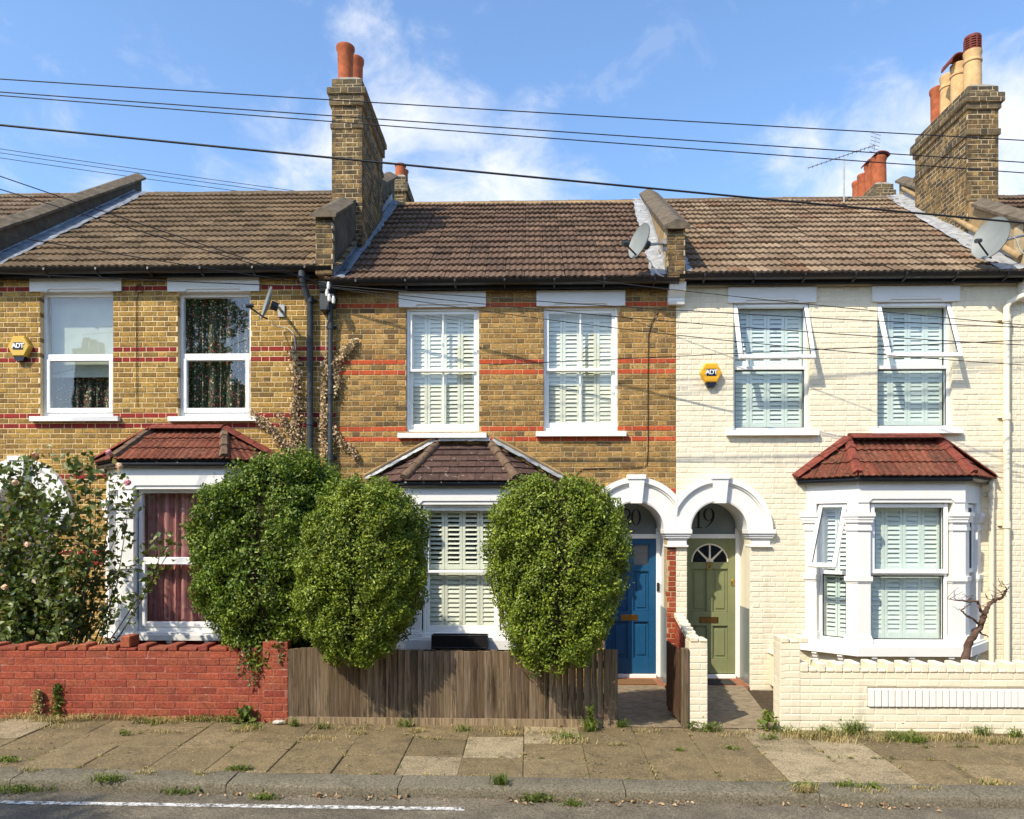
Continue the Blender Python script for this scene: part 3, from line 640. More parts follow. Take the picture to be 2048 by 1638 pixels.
def bay(house, xc, z, m_frieze, m_dado, m_pil, brackets=False, zg=-.2):
    """z: dict of levels eave, head, cap1, cap0, mid1, mid0, pl, st, sb"""
    b = MB().prism(bay_out(xc, -.03), zg, z['sb']).build('bay', m_dado, house)
    MB().prism(bay_out(xc, .09), z['sb'], z['st'] - .03).prism(bay_out(xc, .065), z['st'] - .03, z['st']).build('sill', m_frieze, b)
    for side in (-1, 1):
        for kind, wf, wc in (('corner', .165, .15), ('wall', 0, .15)):
            mb = MB()
            def seg(z0, z1, e, dw=0): mb.prism(pil_poly(xc, side, kind, wf + dw, wc + dw, e), z0, z1)
            seg(z['st'], z['pl'] - .03, .045, .02); seg(z['pl'] - .03, z['pl'], .03, .01)
            seg(z['pl'], z['mid0'], .012); seg(z['mid0'], z['mid0'] + .025, .022, .01); seg(z['mid0'] + .025, z['mid1'], .038, .02); seg(z['mid1'], z['cap0'], .012)
            h = z['cap1'] - z['cap0']
            seg(z['cap0'], z['cap0'] + h * .18, .03, .01); seg(z['cap0'] + h * .18, z['cap0'] + h * .45, .02, .005); seg(z['cap0'] + h * .45, z['cap0'] + h * .62, .045, .02); seg(z['cap0'] + h * .62, z['cap0'] + h * .78, .055, .03); seg(z['cap0'] + h * .78, z['cap1'], .07, .04)
            seg(z['cap1'], z['head'] + .01, .004, -.01)
            mb.build('pilaster', m_pil, b)
    fz = MB(); fz.prism(bay_out(xc, 0), z['head'], z['eave'])
    a = HF - .14; fz.prism_y([(xc - a - .14, z['head'] + .0), (xc - a, z['head']), (xc - a + .05, z['head'] + .05), (xc + a - .05, z['head'] + .05), (xc + a, z['head']), (xc + a + .14, z['head']), (xc + a + .14, z['eave'] - .02), (xc - a - .14, z['eave'] - .02)], -PR - .018, -PR + .002)
    fz.build('entablature', m_frieze, b)
    if brackets:
        pts = [(xc + t, -PR - .0, 0) for t in (-.52, -.02, .5)] + [(xc - HF - PR * .3, -PR * .7, R(-45)), (xc - HF - PR * .8, -PR * .2, R(-45)), (xc + HF + PR * .5, -PR * .5, R(45))]
        for x, y, an in pts:
            mb = MB(); mb.prism_x([(.03, -.16), (-.02, -.16), (-.03, -.13), (-.015, -.10), (-.045, -.08), (-.055, -.04), (-.075, -.03), (-.075, 0), (.03, 0)], -.035, .035)
            mb.xf(Matrix.Translation((x, y, z['sb'] - .002)) @ Matrix.Rotation(an, 4, 'Z')).build('bracket', m_frieze, b)
    return b
def bay_gutter(b, xc, ze, m=None):
    mb = MB(); mb.prism(bay_out(xc, .03, .0), ze - .035, ze + .015); 
    p = bay_out(xc, .075)[1:5]; mb.tube([(x, y, ze - .005) for x, y in p], .045, 10)
    mb.build('gutter', m or m_black, b, smooth=40)
def bay_roof(b, xc, ze, zt, ht, m, nrow, tw, rolls, hipm, flashm, shift=0, mhipround=True, topflash=None):
    E = [Vector((x, y, ze)) for x, y in bay_out(xc, .115)[1:5]]; A, B, C, Dd = E
    for q in (A, Dd): q.y = -.02
    T1, T2 = Vector((xc - ht + shift, -.02, zt)), Vector((xc + ht + shift, -.02, zt))
    rf = MB().prism([(p.x, p.y) for p in E], ze - .02, ze - .005).build('bay_roof', m_bargrey, b)
    facet(rf, A, B, T1, T1, m, nrow, tw, rolls); facet(rf, B, C, T1, T2, m, nrow, tw, rolls); facet(rf, C, Dd, T2, T2, m, nrow, tw, rolls)
    for p, q in ((B, T1), (C, T2)):
        n = 3; d = q - p
        for i in range(n):
            s, e = p + d * (i / n) * .97 + Vector((0, 0, .028 + .002 * i)), p + d * ((i + 1) / n) * .985 + Vector((0, 0, .026))
            MB().tube([s, s.lerp(e, .5), e], [.068, .066, .058], 12 if mhipround else 6).build('hip_tile', hipm, rf, smooth=40 if mhipround else 20)
    return rf, A, B, C, Dd, T1, T2
# ------------------------------------------------------------ ground, road, pavement
def gz(x): return .01 - .0105 * x
YW = -2.66                      # street face of the garden walls
YKB, YKF = -4.22, -4.50         # kerb back and front
def pz(x, y): return gz(x) - .02 * (YW - y)
def struct(o): o['kind'] = 'structure'; return o
g = MB().poly([(-600, -600, -1.6), (600, -600, -1.6), (600, 900, -1.6), (-600, 900, -1.6)]); struct(g.build('ground', m_soil))
def sheet(name, x0, x1, y0, y1, zf, m, nx=40, ny=1, kind=True):
    xs = np.linspace(x0, x1, nx + 1); ys = np.linspace(y0, y1, ny + 1)
    V = np.array([(x, y, zf(x, y)) for y in ys for x in xs]); Fc = np.array([(j * (nx + 1) + i, j * (nx + 1) + i + 1, (j + 1) * (nx + 1) + i + 1, (j + 1) * (nx + 1) + i) for j in range(ny) for i in range(nx)])
    o = np_mesh(name, V, Fc, m)
    if kind: struct(o)
    return o
rz = lambda x, y: pz(x, YKF) - .082 - .01 * (YKF - y) * (1 if y > -9 else 0) - (.045 if y <= -9 else 0)
road = sheet('road', -45, 45, -16, YKF + .02, lambda x, y: pz(x, YKF) - .082 - .012 * min(YKF - y, 4.5), m_road, 60, 12)
m_joint = plain('dirt_in_joints', (.16, .12, .065), .98, .5, 20, ((.06, .045, .025), 6, .8), .6, 90, .1)
pv = sheet('pavement', -45, 45, YKB - .02, YW + .03, lambda x, y: pz(x, y) - .009, m_joint, 60, 4)
gd = sheet('front_garden_ground', -12, 12, YW + .1, .6, lambda x, y: gz(x) - .05 - .1 * min(1, max(0, (y - YW - .1) / .5)), m_soil, 24, 12)
# worn parking-bay line on the road
lz = lambda x, y: pz(x, YKF) - .082 - .012 * (YKF - y) + .004
mb = MB(); xe = X(930, -4.72)
for i in range(30):
    a, b = xe - (i + 1) * .25, xe - i * .25
    ya = lambda x: -4.735 + .011 * (x - xe)
    mb.poly([(a, ya(a) - .034, lz(a, ya(a))), (b, ya(b) - .034, lz(b, ya(b))), (b, ya(b) + .034, lz(b, ya(b))), (a, ya(a) + .034, lz(a, ya(a)))])
ln = mb.build('road_marking', m_line, road, recalc=False)
# paving slabs
PALE = [(970, 1497), (848, 1541), (1715, 1503), (1745, 1556), (30, 1449), (1675, 1541), (1150, 1470), (1620, 1475)]
JOINTS = []; w = .56; i = 0; x = -8.9
while x < 8.9:
    ww = w * random.uniform(.96, 1.04); y = YW + .03; k = 0
    cuts = random.choice([(.45, .62, .49), (.62, .45, .49), (.52, .52, .52), (.3, .62, .64), (.75, .81), (.9, .66)])
    skew = .012
    for L in cuts:
        y1 = y - L * (1.59 / sum(cuts)); g_ = .0035
        c = [(x + g_, y1 + g_), (x + ww - g_, y1 + g_), (x + ww - g_, y - g_), (x + g_, y - g_)]
        t0 = random.uniform(-.004, .004); tx = random.uniform(-.014, .014)
        zt = [pz(p[0], p[1]) + t0 + tx * (p[0] - x) for p in c]
        cx, cy = proj(((x + ww / 2), (y + y1) / 2, 0))
        pale = any(proj((x, y1, 0))[0] < a < proj((x + ww, y1, 0))[0] and proj((x, y, 0))[1] - 3 < b < proj((x, y1, 0))[1] + 3 and abs(cx - a) < 70 for a, b in PALE)
        mb = MB(); n = 4; bv = .006
        ci = [(c[0][0] + bv, c[0][1] + bv), (c[1][0] - bv, c[1][1] + bv), (c[2][0] - bv, c[2][1] - bv), (c[3][0] + bv, c[3][1] - bv)]
        v = [(c[q][0], c[q][1], zt[q] - .04) for q in range(4)] + [(c[q][0], c[q][1], zt[q] - .005) for q in range(4)] + [(ci[q][0], ci[q][1], zt[q]) for q in range(4)]
        mb.add(v, [[0, 1, 5, 4], [1, 2, 6, 5], [2, 3, 7, 6], [3, 0, 4, 7], [4, 5, 9, 8], [5, 6, 10, 9], [6, 7, 11, 10], [7, 4, 8, 11], [8, 9, 10, 11]])
        JOINTS.append((x, y, x, y1)); JOINTS.append((x, y1, x + ww, y1))
        mb.build('paving_slab', m_slabpale if pale else m_slab, pv, recalc=False); y = y1
    x += ww
# granite kerb
kb = sheet('kerb', -45, 45, YKF + .06, YKB - .02, lambda x, y: pz(x, y) - .06, m_soil, 60, 1)
js = [-14, -12.4, -10.9, -9.3, -7.8, -6.2, X(-240, YKF), X(20, YKF), X(452, YKF), X(795, YKF), X(1252, YKF), X(1640, YKF), X(1960, YKF), 6.5, 8, 9.5, 11]
for a, b in zip(js[:-1], js[1:]):
    a += .004; b -= .004; dz = random.uniform(-.006, .006); n = 7; mb = MB(); prof = [(YKF + .004, -.16), (YKF - .002, -.09), (YKF, -.022), (YKF + .008, -.006), (YKF + .022, 0), (YKB - .01, .006), (YKB, 0), (YKB, -.1)]
    v = []; m_ = len(prof)
    for i in range(n + 1):
        x = a + (b - a) * i / n
        for j, (yy, zz) in enumerate(prof): v.append((x, yy + random.uniform(-.0025, .0025), pz(x, yy) + zz + dz + random.uniform(-.0015, .0015)))
    f = [[i * m_ + j, i * m_ + j + 1, (i + 1) * m_ + j + 1, (i + 1) * m_ + j] for i in range(n) for j in range(m_ - 1)] + [list(range(m_)), [n * m_ + j for j in range(m_)][::-1]]
    mb.add(v, f).build('kerb_stone', m_granite, kb, smooth=35)
# ------------------------------------------------------------ houses
XB = [X(-39), X(672), X(1352), X(2042)]
RY, YE = 3.9, -.2
ZE = {21: Z(537, 300, YE), 20: Z(560, 1000, YE), 19: Z(548, 1700, YE)}
ZR = {21: Z(387, 480, RY), 20: Z(406, 1030, RY), 19: Z(399, 1560, RY)}
H = {}
H[21] = thing('terraced_house', 'yellow stock brick terraced house with dark red bands and red tiled bay roof', 'house', ((XB[0] + XB[1]) / 2, 0, 0), 'terrace of houses')
H[20] = thing('terraced_house', 'brown stock brick terraced house with orange bands and blue front door', 'house', ((XB[1] + XB[2]) / 2, 0, 0), 'terrace of houses')
H[19] = thing('terraced_house', 'cream painted brick terraced house with olive green front door', 'house', ((XB[2] + XB[3]) / 2, 0, 0), 'terrace of houses')
HX = {21: (XB[0], XB[1]), 20: (XB[1], XB[2]), 19: (XB[2], XB[3])}
BX = {21: X(346, -PR), 20: (X(921, -PR) + X(929)) / 2, 19: (X(1819, -PR) + X(1789)) / 2}
DX = {21: X(45), 20: X(1271), 19: X(1437)}
RIN, ROUT, DHW, YD = .395, .74, .445, .5
ZS = {21: Z(1020, 60), 20: Z(1059, 1350), 19: Z(1059, 1350)}
WIN = {21: [(X(80), X(226), Z(833, 150), Z(583, 150)), (X(355), X(501), Z(833, 430), Z(583, 430))],
       20: [(X(812), X(958), Z(866, 890), Z(614, 890)), (X(1087), X(1236), Z(863, 1160), Z(612, 1160))],
       19: [(X(1467), X(1619), Z(861, 1545), Z(605, 1545)), (X(1755), X(1905), Z(857, 1830), Z(603, 1830))]}
BANDS = {21: [Z(y, 300) for y in (577, 694.5, 715, 829.5, 850, 954, 1101, 1121.5)], 20: [Z(y, 1010) for y in (607, 725, 745.5, 860.5, 882, 983)], 19: []}
BZ = {}
def bz(px, **k):
    d = {a: Z(v, px, -PR) for a, v in k.items()}; return d
BZ[19] = bz(1819, eave=958, head=1005, cap1=1025, cap0=1061, mid1=1153, mid0=1166, pl=1272, st=1288, sb=1311)
BZ[20] = bz(921, eave=967, head=1009, cap1=1030, cap0=1066, mid1=1150, mid0=1163, pl=1262, st=1274, sb=1297)
BZ[21] = bz(346, eave=928, head=978, cap1=998, cap0=1035, mid1=1128, mid0=1141, pl=1240, st=1264, sb=1279)
MATS = {21: [m_brick21, m_red21, m_redbrick], 20: [m_brick20, m_red20, m_redbrick], 19: [m_cream]}
MORT = {21: m_mort21, 20: m_mort20, 19: m_creamflat}
for h in (21, 20, 19):
    x0, x1 = HX[h]; z0 = -.25; z1 = ZE[h] - .03
    def blocked(zc, h=h):
        o = [(a, b) for a, b, c, d in WIN[h] if c - .005 < zc < d + .005]
        b = BX[h]
        if zc < BZ[h]['eave']: o.append((b - HW + .1, b + HW - .1))
        d = DX[h]; zs = ZS[h]
        if zc < zs + .02: o.append((d - DHW, d + DHW))
        elif zc < zs + RIN + .08: q = math.sqrt(max(0, (RIN + .1) ** 2 - (zc - zs) ** 2)); o.append((d - q, d + q))
        return o
    def midx(k, zc, u, h=h):
        if h == 19: return 0
        if any(abs(zc - b) <= .0372 for b in BANDS[h]): return 1
        if h == 20 and u > DX[20] + DHW - .01 and zc < ZS[20] - .1: return 2
        if h == 21 and u < DX[21] - DHW + .01 and zc < ZS[21] - .1: return 2
        return 0
    mort = MB(); sp = brick_rows(((0, 0), 0), x0 + .002, x1 - .002, z0, z1, blocked, midx, mort, recess={21: .0052, 20: .0058, 19: .0052}[h], joint=.0105)
    wl = mort.build('wall', MORT[h], H[h], recalc=False)
    place_bricks(sp, MATS[h], wl, 300)
    # shell behind the front: party walls, rear wall, floors
    s = MB(); s.box(x0 + .003, x0 + .1, .23, 7.6, -.3, ZE[h] - .1); s.box(x1 - .1, x1 - .003, .23, 7.6, -.3, ZE[h] - .1); s.box(x0 + .1, x1 - .1, 7.4, 7.6, -.3, ZE[h] - .1)
    s.box(x0 + .1, x1 - .1, .23, 7.4, -.3, -.1); s.box(x0 + .1, x1 - .1, .23, 7.4, 2.6, 2.8); s.box(x0 + .1, x1 - .1, .23, 7.4, ZE[h] - .2, ZE[h] - .11)
    for zz0, zz1 in ((-.1, 2.6), (2.8, ZE[h] - .2)): s.box(x0 + .1, x1 - .1, 3.4, 3.5, zz0, zz1)
    d = DX[h]
    s.box(d + DHW + .02, d + DHW + .12, .5, 3.4, -.1, 2.6) if h != 21 else s.box(d + DHW + .02, d + DHW + .12, .5, 3.4, -.1, 2.6)
    s.build('inner_wall', m_int, H[h])
    # eaves: soffit, fascia, gutter with brackets
    e = MB(); e.box(x0, x1, -.105, .22, ZE[h] - .075, ZE[h] - .05); e.box(x0, x1, -.13, -.105, ZE[h] - .10, ZE[h] + .01)
    ev = e.build('eaves', m_bargrey, H[h])
    gp = [(-.075, 0), (-.058, -.03), (-.03, -.055), (.005, -.064), (.04, -.055), (.066, -.03), (.075, 0), (.066, .004), (.058, -.022), (.03, -.045), (0, -.054), (-.03, -.045), (-.062, 0)]
    zg = ZE[h] - .005
    MB().prism_x([(-.205 + a, zg + b) for a, b in gp], x0, x1).build('gutter', m_black, ev, smooth=40)
    n = 7
    for i in range(n):
        xx = x0 + (i + .5) * (x1 - x0) / n; MB().prism_x([(-.28, zg + .004), (-.285, zg - .03), (-.22, zg - .075), (-.13, zg - .09), (-.128, zg - .03), (-.2, zg - .06), (-.262, zg - .02)], xx - .012, xx + .012).build('gutter_bracket', m_black, ev)
# upper windows
for h, mw in ((21, m_white), (20, m_white), (19, m_white)):
    for i, (a, b, c, d) in enumerate(WIN[h]):
        if h == 21: w = win_upvc(H[h], a, b, c + .005, d - .005, Z(710, 300), .085)
        elif h == 20: w = win_sash(H[h], a, b, c + .005, d - .005, Z(738, 1010), .045)
        else: w = win_tilt(H[h], a, b, c + .005, d - .005, Z(733, 1690), .075, angle=20 + 1.5 * i)
        ex = {21: .135, 20: .10, 19: .085}[h]; lz0 = d - .005; lz1 = {21: Z(553, 300), 20: Z(583, 1010), 19: Z(574, 1690)}[h]
        lintel(w, a - ex, b + ex, lz0, lz1, m_white)
        sill(w, a - .11, b + .11, c - .075, c + .006, m_white)
# bays
BAY = {}
for h, (mf, md) in {21: (m_white, m_red21), 20: (m_white, m_white), 19: (m_white, m_creamflat)}.items():
    z = BZ[h]; b = BAY[h] = bay(H[h], BX[h], z, mf, md, m_white, brackets=(h != 20))
    xc = BX[h]; a0, a1 = xc - HF + .185, xc + HF - .185; yw = -PR + .09; L = PR * 1.41421
    Ml = Matrix.Translation((xc - HW, 0, 0)) @ Matrix.Rotation(R(-45), 4, 'Z'); Mr = Matrix.Translation((xc + HF, -PR, 0)) @ Matrix.Rotation(R(45), 4, 'Z')
    if h == 20:
        win_sash(b, a0, a1, z['st'], z['head'], Z(1144, 921, -PR), yw - .03, bar=False)
        for M in (Ml, Mr): win_sash(b, .15, L - .15, z['st'], z['head'], Z(1144, 921, -PR), .05, M=M, bar=False)
    elif h == 21:
        win_upvc(b, a0, a1, z['st'], z['head'], Z(1120, 346, -PR), yw, glass=m_glass)
        for M in (Ml, Mr): win_upvc(b, .15, L - .15, z['st'], z['head'], Z(1120, 346, -PR), .08, M=M)
    else:
        win_tilt(b, a0, a1, z['st'], z['head'], Z(1148, 1819, -PR), yw, angle=0)
        win_tilt(b, .15, L - .15, z['st'], z['head'], Z(1148, 1819, -PR), .08, M=Ml, angle=24); win_tilt(b, .15, L - .15, z['st'], z['head'], Z(1148, 1819, -PR), .08, M=Mr, angle=0)
    # room floor inside the bay
    bay_gutter(b, xc, z['eave'] + .0)
# bay roofs
def edge_tiles(rf, A, T, m, n, w=.15, th=.035, up=.03, name='edge_tile'):
    d = (T - A); dn = d.normalized(); s = Vector((0, -1, 0)); pp = dn.cross(s); pp = pp if pp.z > 0 else -pp
    for i in range(n):
        a = A + d * (i / n) + dn * .004; b = A + d * ((i + 1) / n) - dn * .004
        q = [a + pp * up, b + pp * up, b + pp * (up + w * .35), a + pp * (up + w * .35)]
        v = [p + Vector((0, .02, 0)) for p in q] + [p + Vector((0, -th, 0)) for p in q[2:][::-1]] + [p + Vector((0, -w, 0)) - pp * .012 for p in q[:2]]
        f = [[0, 1, 2, 3], [3, 2, 5, 4], [4, 5, 7, 6], [6, 7, 1, 0], [0, 3, 4, 6], [1, 7, 5, 2]]
        MB().add(v, f).build(name, m, rf)
ze19, ze20, ze21 = Z(951, 1819, -.67), Z(960, 921, -.67), Z(918, 346, -.67)
rf, A, B, C, Dd, T1, T2 = bay_roof(BAY[19], BX[19], ze19, Z(881, 1783), .62, m_tilered, 3, .28, 3, m_redpaint, None, shift=-.02, mhipround=False)
edge_tiles(rf, A + Vector((0, .02, 0)), T1, m_redpaint, 4); edge_tiles(rf, T2, Dd + Vector((0, .02, 0)), m_redpaint, 4); edge_tiles(rf, T1, T2, m_redpaint, 4, .2)
rf, A, B, C, Dd, T1, T2 = bay_roof(BAY[21], BX[21], ze21, Z(862, 380), .52, m_tilered, 3, .28, 3, m_hip, None, mhipround=False)
edge_tiles(rf, A + Vector((0, .02, 0)), T1, m_redpaint, 4); edge_tiles(rf, T2, Dd + Vector((0, .02, 0)), m_redpaint, 4); edge_tiles(rf, T1, T2, m_redpaint, 3, .16)
rf, A, B, C, Dd, T1, T2 = bay_roof(BAY[20], BX[20], ze20, Z(890, 930), .37, m_slate, 6, .24, 0, m_hip, None)
for p, q in ((A, T1), (T2, Dd), (T1, T2)):
    d = (q - p).normalized(); pp = d.cross(Vector((0, -1, 0))); pp = pp if pp.z > 0 else -pp
    bent_strip('lead_flashing', (p + Vector((0, .0, 0)) + pp * .11, q + pp * .11), (p + Vector((0, -.02, 0)) + pp * .05, q + Vector((0, -.02, 0)) + pp * .05), m_leadpale, rf, .003)
    bent_strip('lead_flashing', (p + Vector((0, -.02, 0)) + pp * .05, q + Vector((0, -.02, 0)) + pp * .05), (p + Vector((0, -.11, 0)) + pp * .045, q + Vector((0, -.11, 0)) + pp * .045), m_leadpale, rf, .004)
    if p is not T1 or q is not T2: MB().tube([p + pp * .125, q + pp * .125], .02, 6).build('mortar_fillet', m_rendertan, rf)

# ------------------------------------------------------------ arched porches and doors
def arch(h, clip_lo, clip_hi):
    xc, zs = DX[h], ZS[h]; n = 40; mb = MB()
    def ringp(r0, r1, y0, y1, a0=0, a1=math.pi):
        for i in range(n):
            t0, t1 = a0 + (a1 - a0) * i / n, a0 + (a1 - a0) * (i + 1) / n
            def pt(r, t):
                x = xc + r * math.cos(t); zz = zs + r * math.sin(t); return (min(max(x, clip_lo), clip_hi), zz)
            q = [pt(r0, t0), pt(r1, t0), pt(r1, t1), pt(r0, t1)]
            if abs(q[1][0] - q[2][0]) + abs(q[1][1] - q[2][1]) < 1e-4: continue
            if (q[0][0] in (clip_lo, clip_hi)) and (q[1][0] in (clip_lo, clip_hi)) and (q[2][0] in (clip_lo, clip_hi)) and (q[3][0] in (clip_lo, clip_hi)): continue
            v = [(x, y0, z) for x, z in q] + [(x, y1, z) for x, z in q]
            mb.add(v, [[0, 1, 2, 3], [4, 7, 6, 5], [0, 4, 5, 1], [3, 2, 6, 7], [0, 3, 7, 4], [1, 5, 6, 2]])
    ringp(RIN, ROUT - .07, -.045, .06); ringp(RIN + .015, RIN + .04, -.052, -.04); ringp(ROUT - .10, ROUT - .068, -.068, .03); ringp(ROUT - .075, ROUT, -.092, .03)
    a = mb.build('porch_arch', m_white, H[h], recalc=False)
    k = MB(); k.prism_y([(xc - .075, zs + RIN - .025), (xc + .075, zs + RIN - .025), (xc + .115, zs + ROUT + .02), (xc - .115, zs + ROUT + .02)], -.13, .05)
    k.prism_y([(xc - .125, zs + ROUT - .03), (xc + .125, zs + ROUT - .03), (xc + .13, zs + ROUT + .035), (xc - .13, zs + ROUT + .035)], -.145, .05)
    k.build('keystone', m_white, a)
    # barrel and side reveals of the porch
    bl = MB(); v = []; 
    for i in range(n + 1):
        t = math.pi * i / n; v += [(xc + RIN * math.cos(t), .055, zs + RIN * math.sin(t)), (xc + RIN * math.cos(t), YD + .06, zs + RIN * math.sin(t))]
    bl.add(v, [[2 * i, 2 * i + 1, 2 * i + 3, 2 * i + 2] for i in range(n)])
    bl.build('porch_vault', m_white, a, recalc=False)
    rv = MB()
    for s_ in (-1, 1):
        q0, q1 = xc + s_ * RIN, xc + s_ * (DHW + .0); rv.box(min(q0, q1), max(q0, q1), .056, YD + .06, zs - .02, zs + .1)
        q0, q1 = xc + s_ * DHW, xc + s_ * (DHW + .1); rv.box(min(q0, q1) , max(q0, q1), .215, YD + .14, -.25, zs + .02)
    rv.build('porch_reveal', {21: m_redbrick, 20: m_white, 19: m_creamflat}[h], a)
    for s_ in (-1, 1):
        q = xc + s_ * (DHW - .008); MB().cbox(min(q, q + s_ * .01), max(q, q + s_ * .01), .03, YD - .02, -.1, Z(1215, 1437, .2), .002).build('tile_dado', m_frost, a)
    return a
def impost(parent, x0, x1, zs, yb=.22):
    mb = MB(); h = .25
    for f0, f1, e in ((0, .12, .02), (.12, .5, .0), (.5, .62, .03), (.62, .76, .045), (.76, 1, .065)):
        mb.cbox(x0 - e, x1 + e, -.03 - e, yb, zs - h + h * f0, zs - h + h * f1, .004)
    mb.build('impost', m_white, parent)
ar = {20: arch(20, -99, XB[2] - .001), 19: arch(19, XB[2] + .001, 99), 21: arch(21, XB[0] + .001, 99)}
impost(ar[19], DX[20] + DHW + .01, DX[19] - DHW - .01, ZS[19]); impost(ar[19], DX[19] + DHW + .012, DX[19] + ROUT - .02, ZS[19])
impost(ar[20], DX[20] - ROUT + .02, DX[20] - DHW - .012, ZS[20]); impost(ar[21], DX[21] + DHW + .012, DX[21] + ROUT - .02, ZS[21]); impost(ar[21], XB[0] - .2, DX[21] - DHW - .01, ZS[21])

def stroke(mb, pts, w, y, th=.006):
    """calligraphic stroke: widths per point"""
    L, Rr = [], []
    for i, p in enumerate(pts):
        a, b = pts[max(i - 1, 0)], pts[min(i + 1, len(pts) - 1)]; dx, dz = b[0] - a[0], b[1] - a[1]; d = math.hypot(dx, dz) or 1
        L.append((p[0] - dz / d * w[i] / 2, p[1] + dx / d * w[i] / 2)); Rr.append((p[0] + dz / d * w[i] / 2, p[1] - dx / d * w[i] / 2))
    for i in range(len(pts) - 1): mb.prism_y([L[i], L[i + 1], Rr[i + 1], Rr[i]], y, y + th)
def numeral(ch, x, z, h):
    """strokes of a serif figure with its foot at (x, z) and width about .5 h"""
    S = []
    if ch == '0':
        n = 36; pts = [(x + h * .27 + h * .25 * math.cos(t), z + h * .5 + h * .5 * math.sin(t)) for t in [2 * math.pi * i / n for i in range(n + 1)]]; S.append((pts, [h * (.025 + .10 * abs(math.cos(2 * math.pi * i / n)) ** 1.5) for i in range(n + 1)]))
    if ch == '9':
        n = 36; pts = [(x + h * .27 + h * .23 * math.cos(t), z + h * .68 + h * .31 * math.sin(t)) for t in [2 * math.pi * i / n for i in range(n + 1)]]; S.append((pts, [h * (.025 + .085 * abs(math.cos(2 * math.pi * i / n)) ** 1.5) for i in range(n + 1)]))
        pts = [(x + h * .50 - h * .42 * (i / 12) ** 1.7, z + h * .66 - h * .66 * (i / 12) ** .75) for i in range(13)]; S.append((pts, [h * (.105 - .085 * i / 12) for i in range(13)]))
    if ch == '1':
        S.append(([(x + h * .25, z), (x + h * .25, z + h)], [h * .11] * 2)); S.append(([(x + h * .06, z + h * .015), (x + h * .44, z + h * .015)], [h * .035] * 2)); S.append(([(x + h * .06, z + h * .86), (x + h * .25, z + h * .97)], [h * .03, h * .06]))
    if ch == '2':
        pts = [(x + h * .27 + h * .22 * math.cos(t), z + h * .74 + h * .26 * math.sin(t)) for t in [math.pi * (1 - 1.22 * i / 20) for i in range(21)]]; S.append((pts, [h * (.05 + .06 * i / 20) for i in range(21)]))
        e = pts[-1]; S.append(([e, (x + h * .28, z + h * .3), (x + h * .04, z + h * .03)], [h * .11, h * .07, h * .03])); S.append(([(x + h * .03, z + h * .045), (x + h * .5, z + h * .045)], [h * .09, h * .09])); S.append(([(x + h * .5, z + h * .02), (x + h * .53, z + h * .2)], [h * .05, h * .02]))
    return S
def door(h, mleaf, num, numx, numh, numz):
    xc, zs = DX[h], ZS[h]; zb, ztr0, ztr1 = Z(1347, 1400, YD), Z(1077, 1400, YD), Z(1068, 1400, YD)
    if h == 21: zb += .25; ztr0 += .25; ztr1 += .25
    fr = MB(); f = .065; yf = YD - .005
    for s_ in (-1, 1): a, b = xc + s_ * DHW, xc + s_ * (DHW - f); fr.cbox(min(a, b), max(a, b), yf, yf + .1, zb - .06, zs + .02, .005)
    fr.cbox(xc - DHW + f, xc + DHW - f, yf - .01, yf + .1, ztr0, ztr1, .005); fr.cbox(xc - DHW + f, xc + DHW - f, yf - .03, yf + .1, zb - .08, zb - .012, .005)
    df = fr.build('door_frame', m_timberw, H[h])
    tg = MB(); n = 24; r = RIN + .03
    pts = [(xc + (DHW - f), ztr1), (xc + (DHW - f), zs)] + [(xc + min(r * math.cos(t), DHW - f) if math.cos(t) > 0 else xc + max(r * math.cos(t), -(DHW - f)), zs + r * math.sin(t)) for t in [math.pi * i / n for i in range(1, n)]] + [(xc - (DHW - f), zs), (xc - (DHW - f), ztr1)]
    tg.prism_y(pts, YD + .03, YD + .036); tr = tg.build('transom_pane', m_frost, df)
    if num:
        q = MB(); x = numx
        for ch in num:
            for pts, ws in numeral(ch, x, numz, numh): stroke(q, pts, ws, YD + .024)
            x += numh * (.50 if ch == '1' else .60)
        q.build('house_number', m_ink, df, recalc=False)
    # leaf: stiles and rails with sunk panels
    l0, l1 = xc - DHW + f + .003, xc + DHW - f - .003; wl = l1 - l0; st = .105; yl = YD + .012
    zp = lambda py: Z(py, 1400, YD)
    if h == 20: rails = [(zb, zp(1317)), (zp(1244), zp(1222)), (zp(1143), zp(1130)), (zp(1090), ztr0 - .003)]
    else: rails = [(zb, zp(1318)), (zp(1252), zp(1224)), (zp(1138), ztr0 - .003)]
    if h == 21: rails = [(a + .25, b + (.25 if i < len(rails) - 1 else 0)) for i, (a, b) in enumerate(rails)]
    lf = MB(); lf.cbox(l0, l0 + st, yl, yl + .045, zb, ztr0 - .003, .004); lf.cbox(l1 - st, l1, yl, yl + .045, zb, ztr0 - .003, .004)
    for a, b in rails: lf.cbox(l0 + st, l1 - st, yl + .001, yl + .044, a, b, .004)
    mu = .045
    for (a, b), (c, d) in zip(rails[:-1], rails[1:]): lf.cbox(xc - mu, xc + mu, yl + .002, yl + .043, b, c, .004)
    dr = lf.build('door', mleaf, df)
    for i, ((a, b), (c, d)) in enumerate(zip(rails[:-1], rails[1:])):
        for p, q in ((l0 + st, xc - mu), (xc + mu, l1 - st)):
            gl = (h == 20 and i == 2)
            m = MB(); m.box(p, q, yl + .03, yl + .04, b, c)
            if not gl: ring(m, p + .001, q - .001, yl + .014, yl + .032, b + .001, c - .001, .014, b=.006); m.cbox(p + .045, q - .045, yl + .018, yl + .032, b + .045, c - .045, .008)
            m.build('door_panel' if not gl else 'door_pane', m_frostblue if gl else mleaf, df)
    return df, yl, zb, ztr0
d20, yl, zb, zt = door(20, m_blue, '20', X(1245, YD) - .0, .235, Z(1050, 1262, YD))
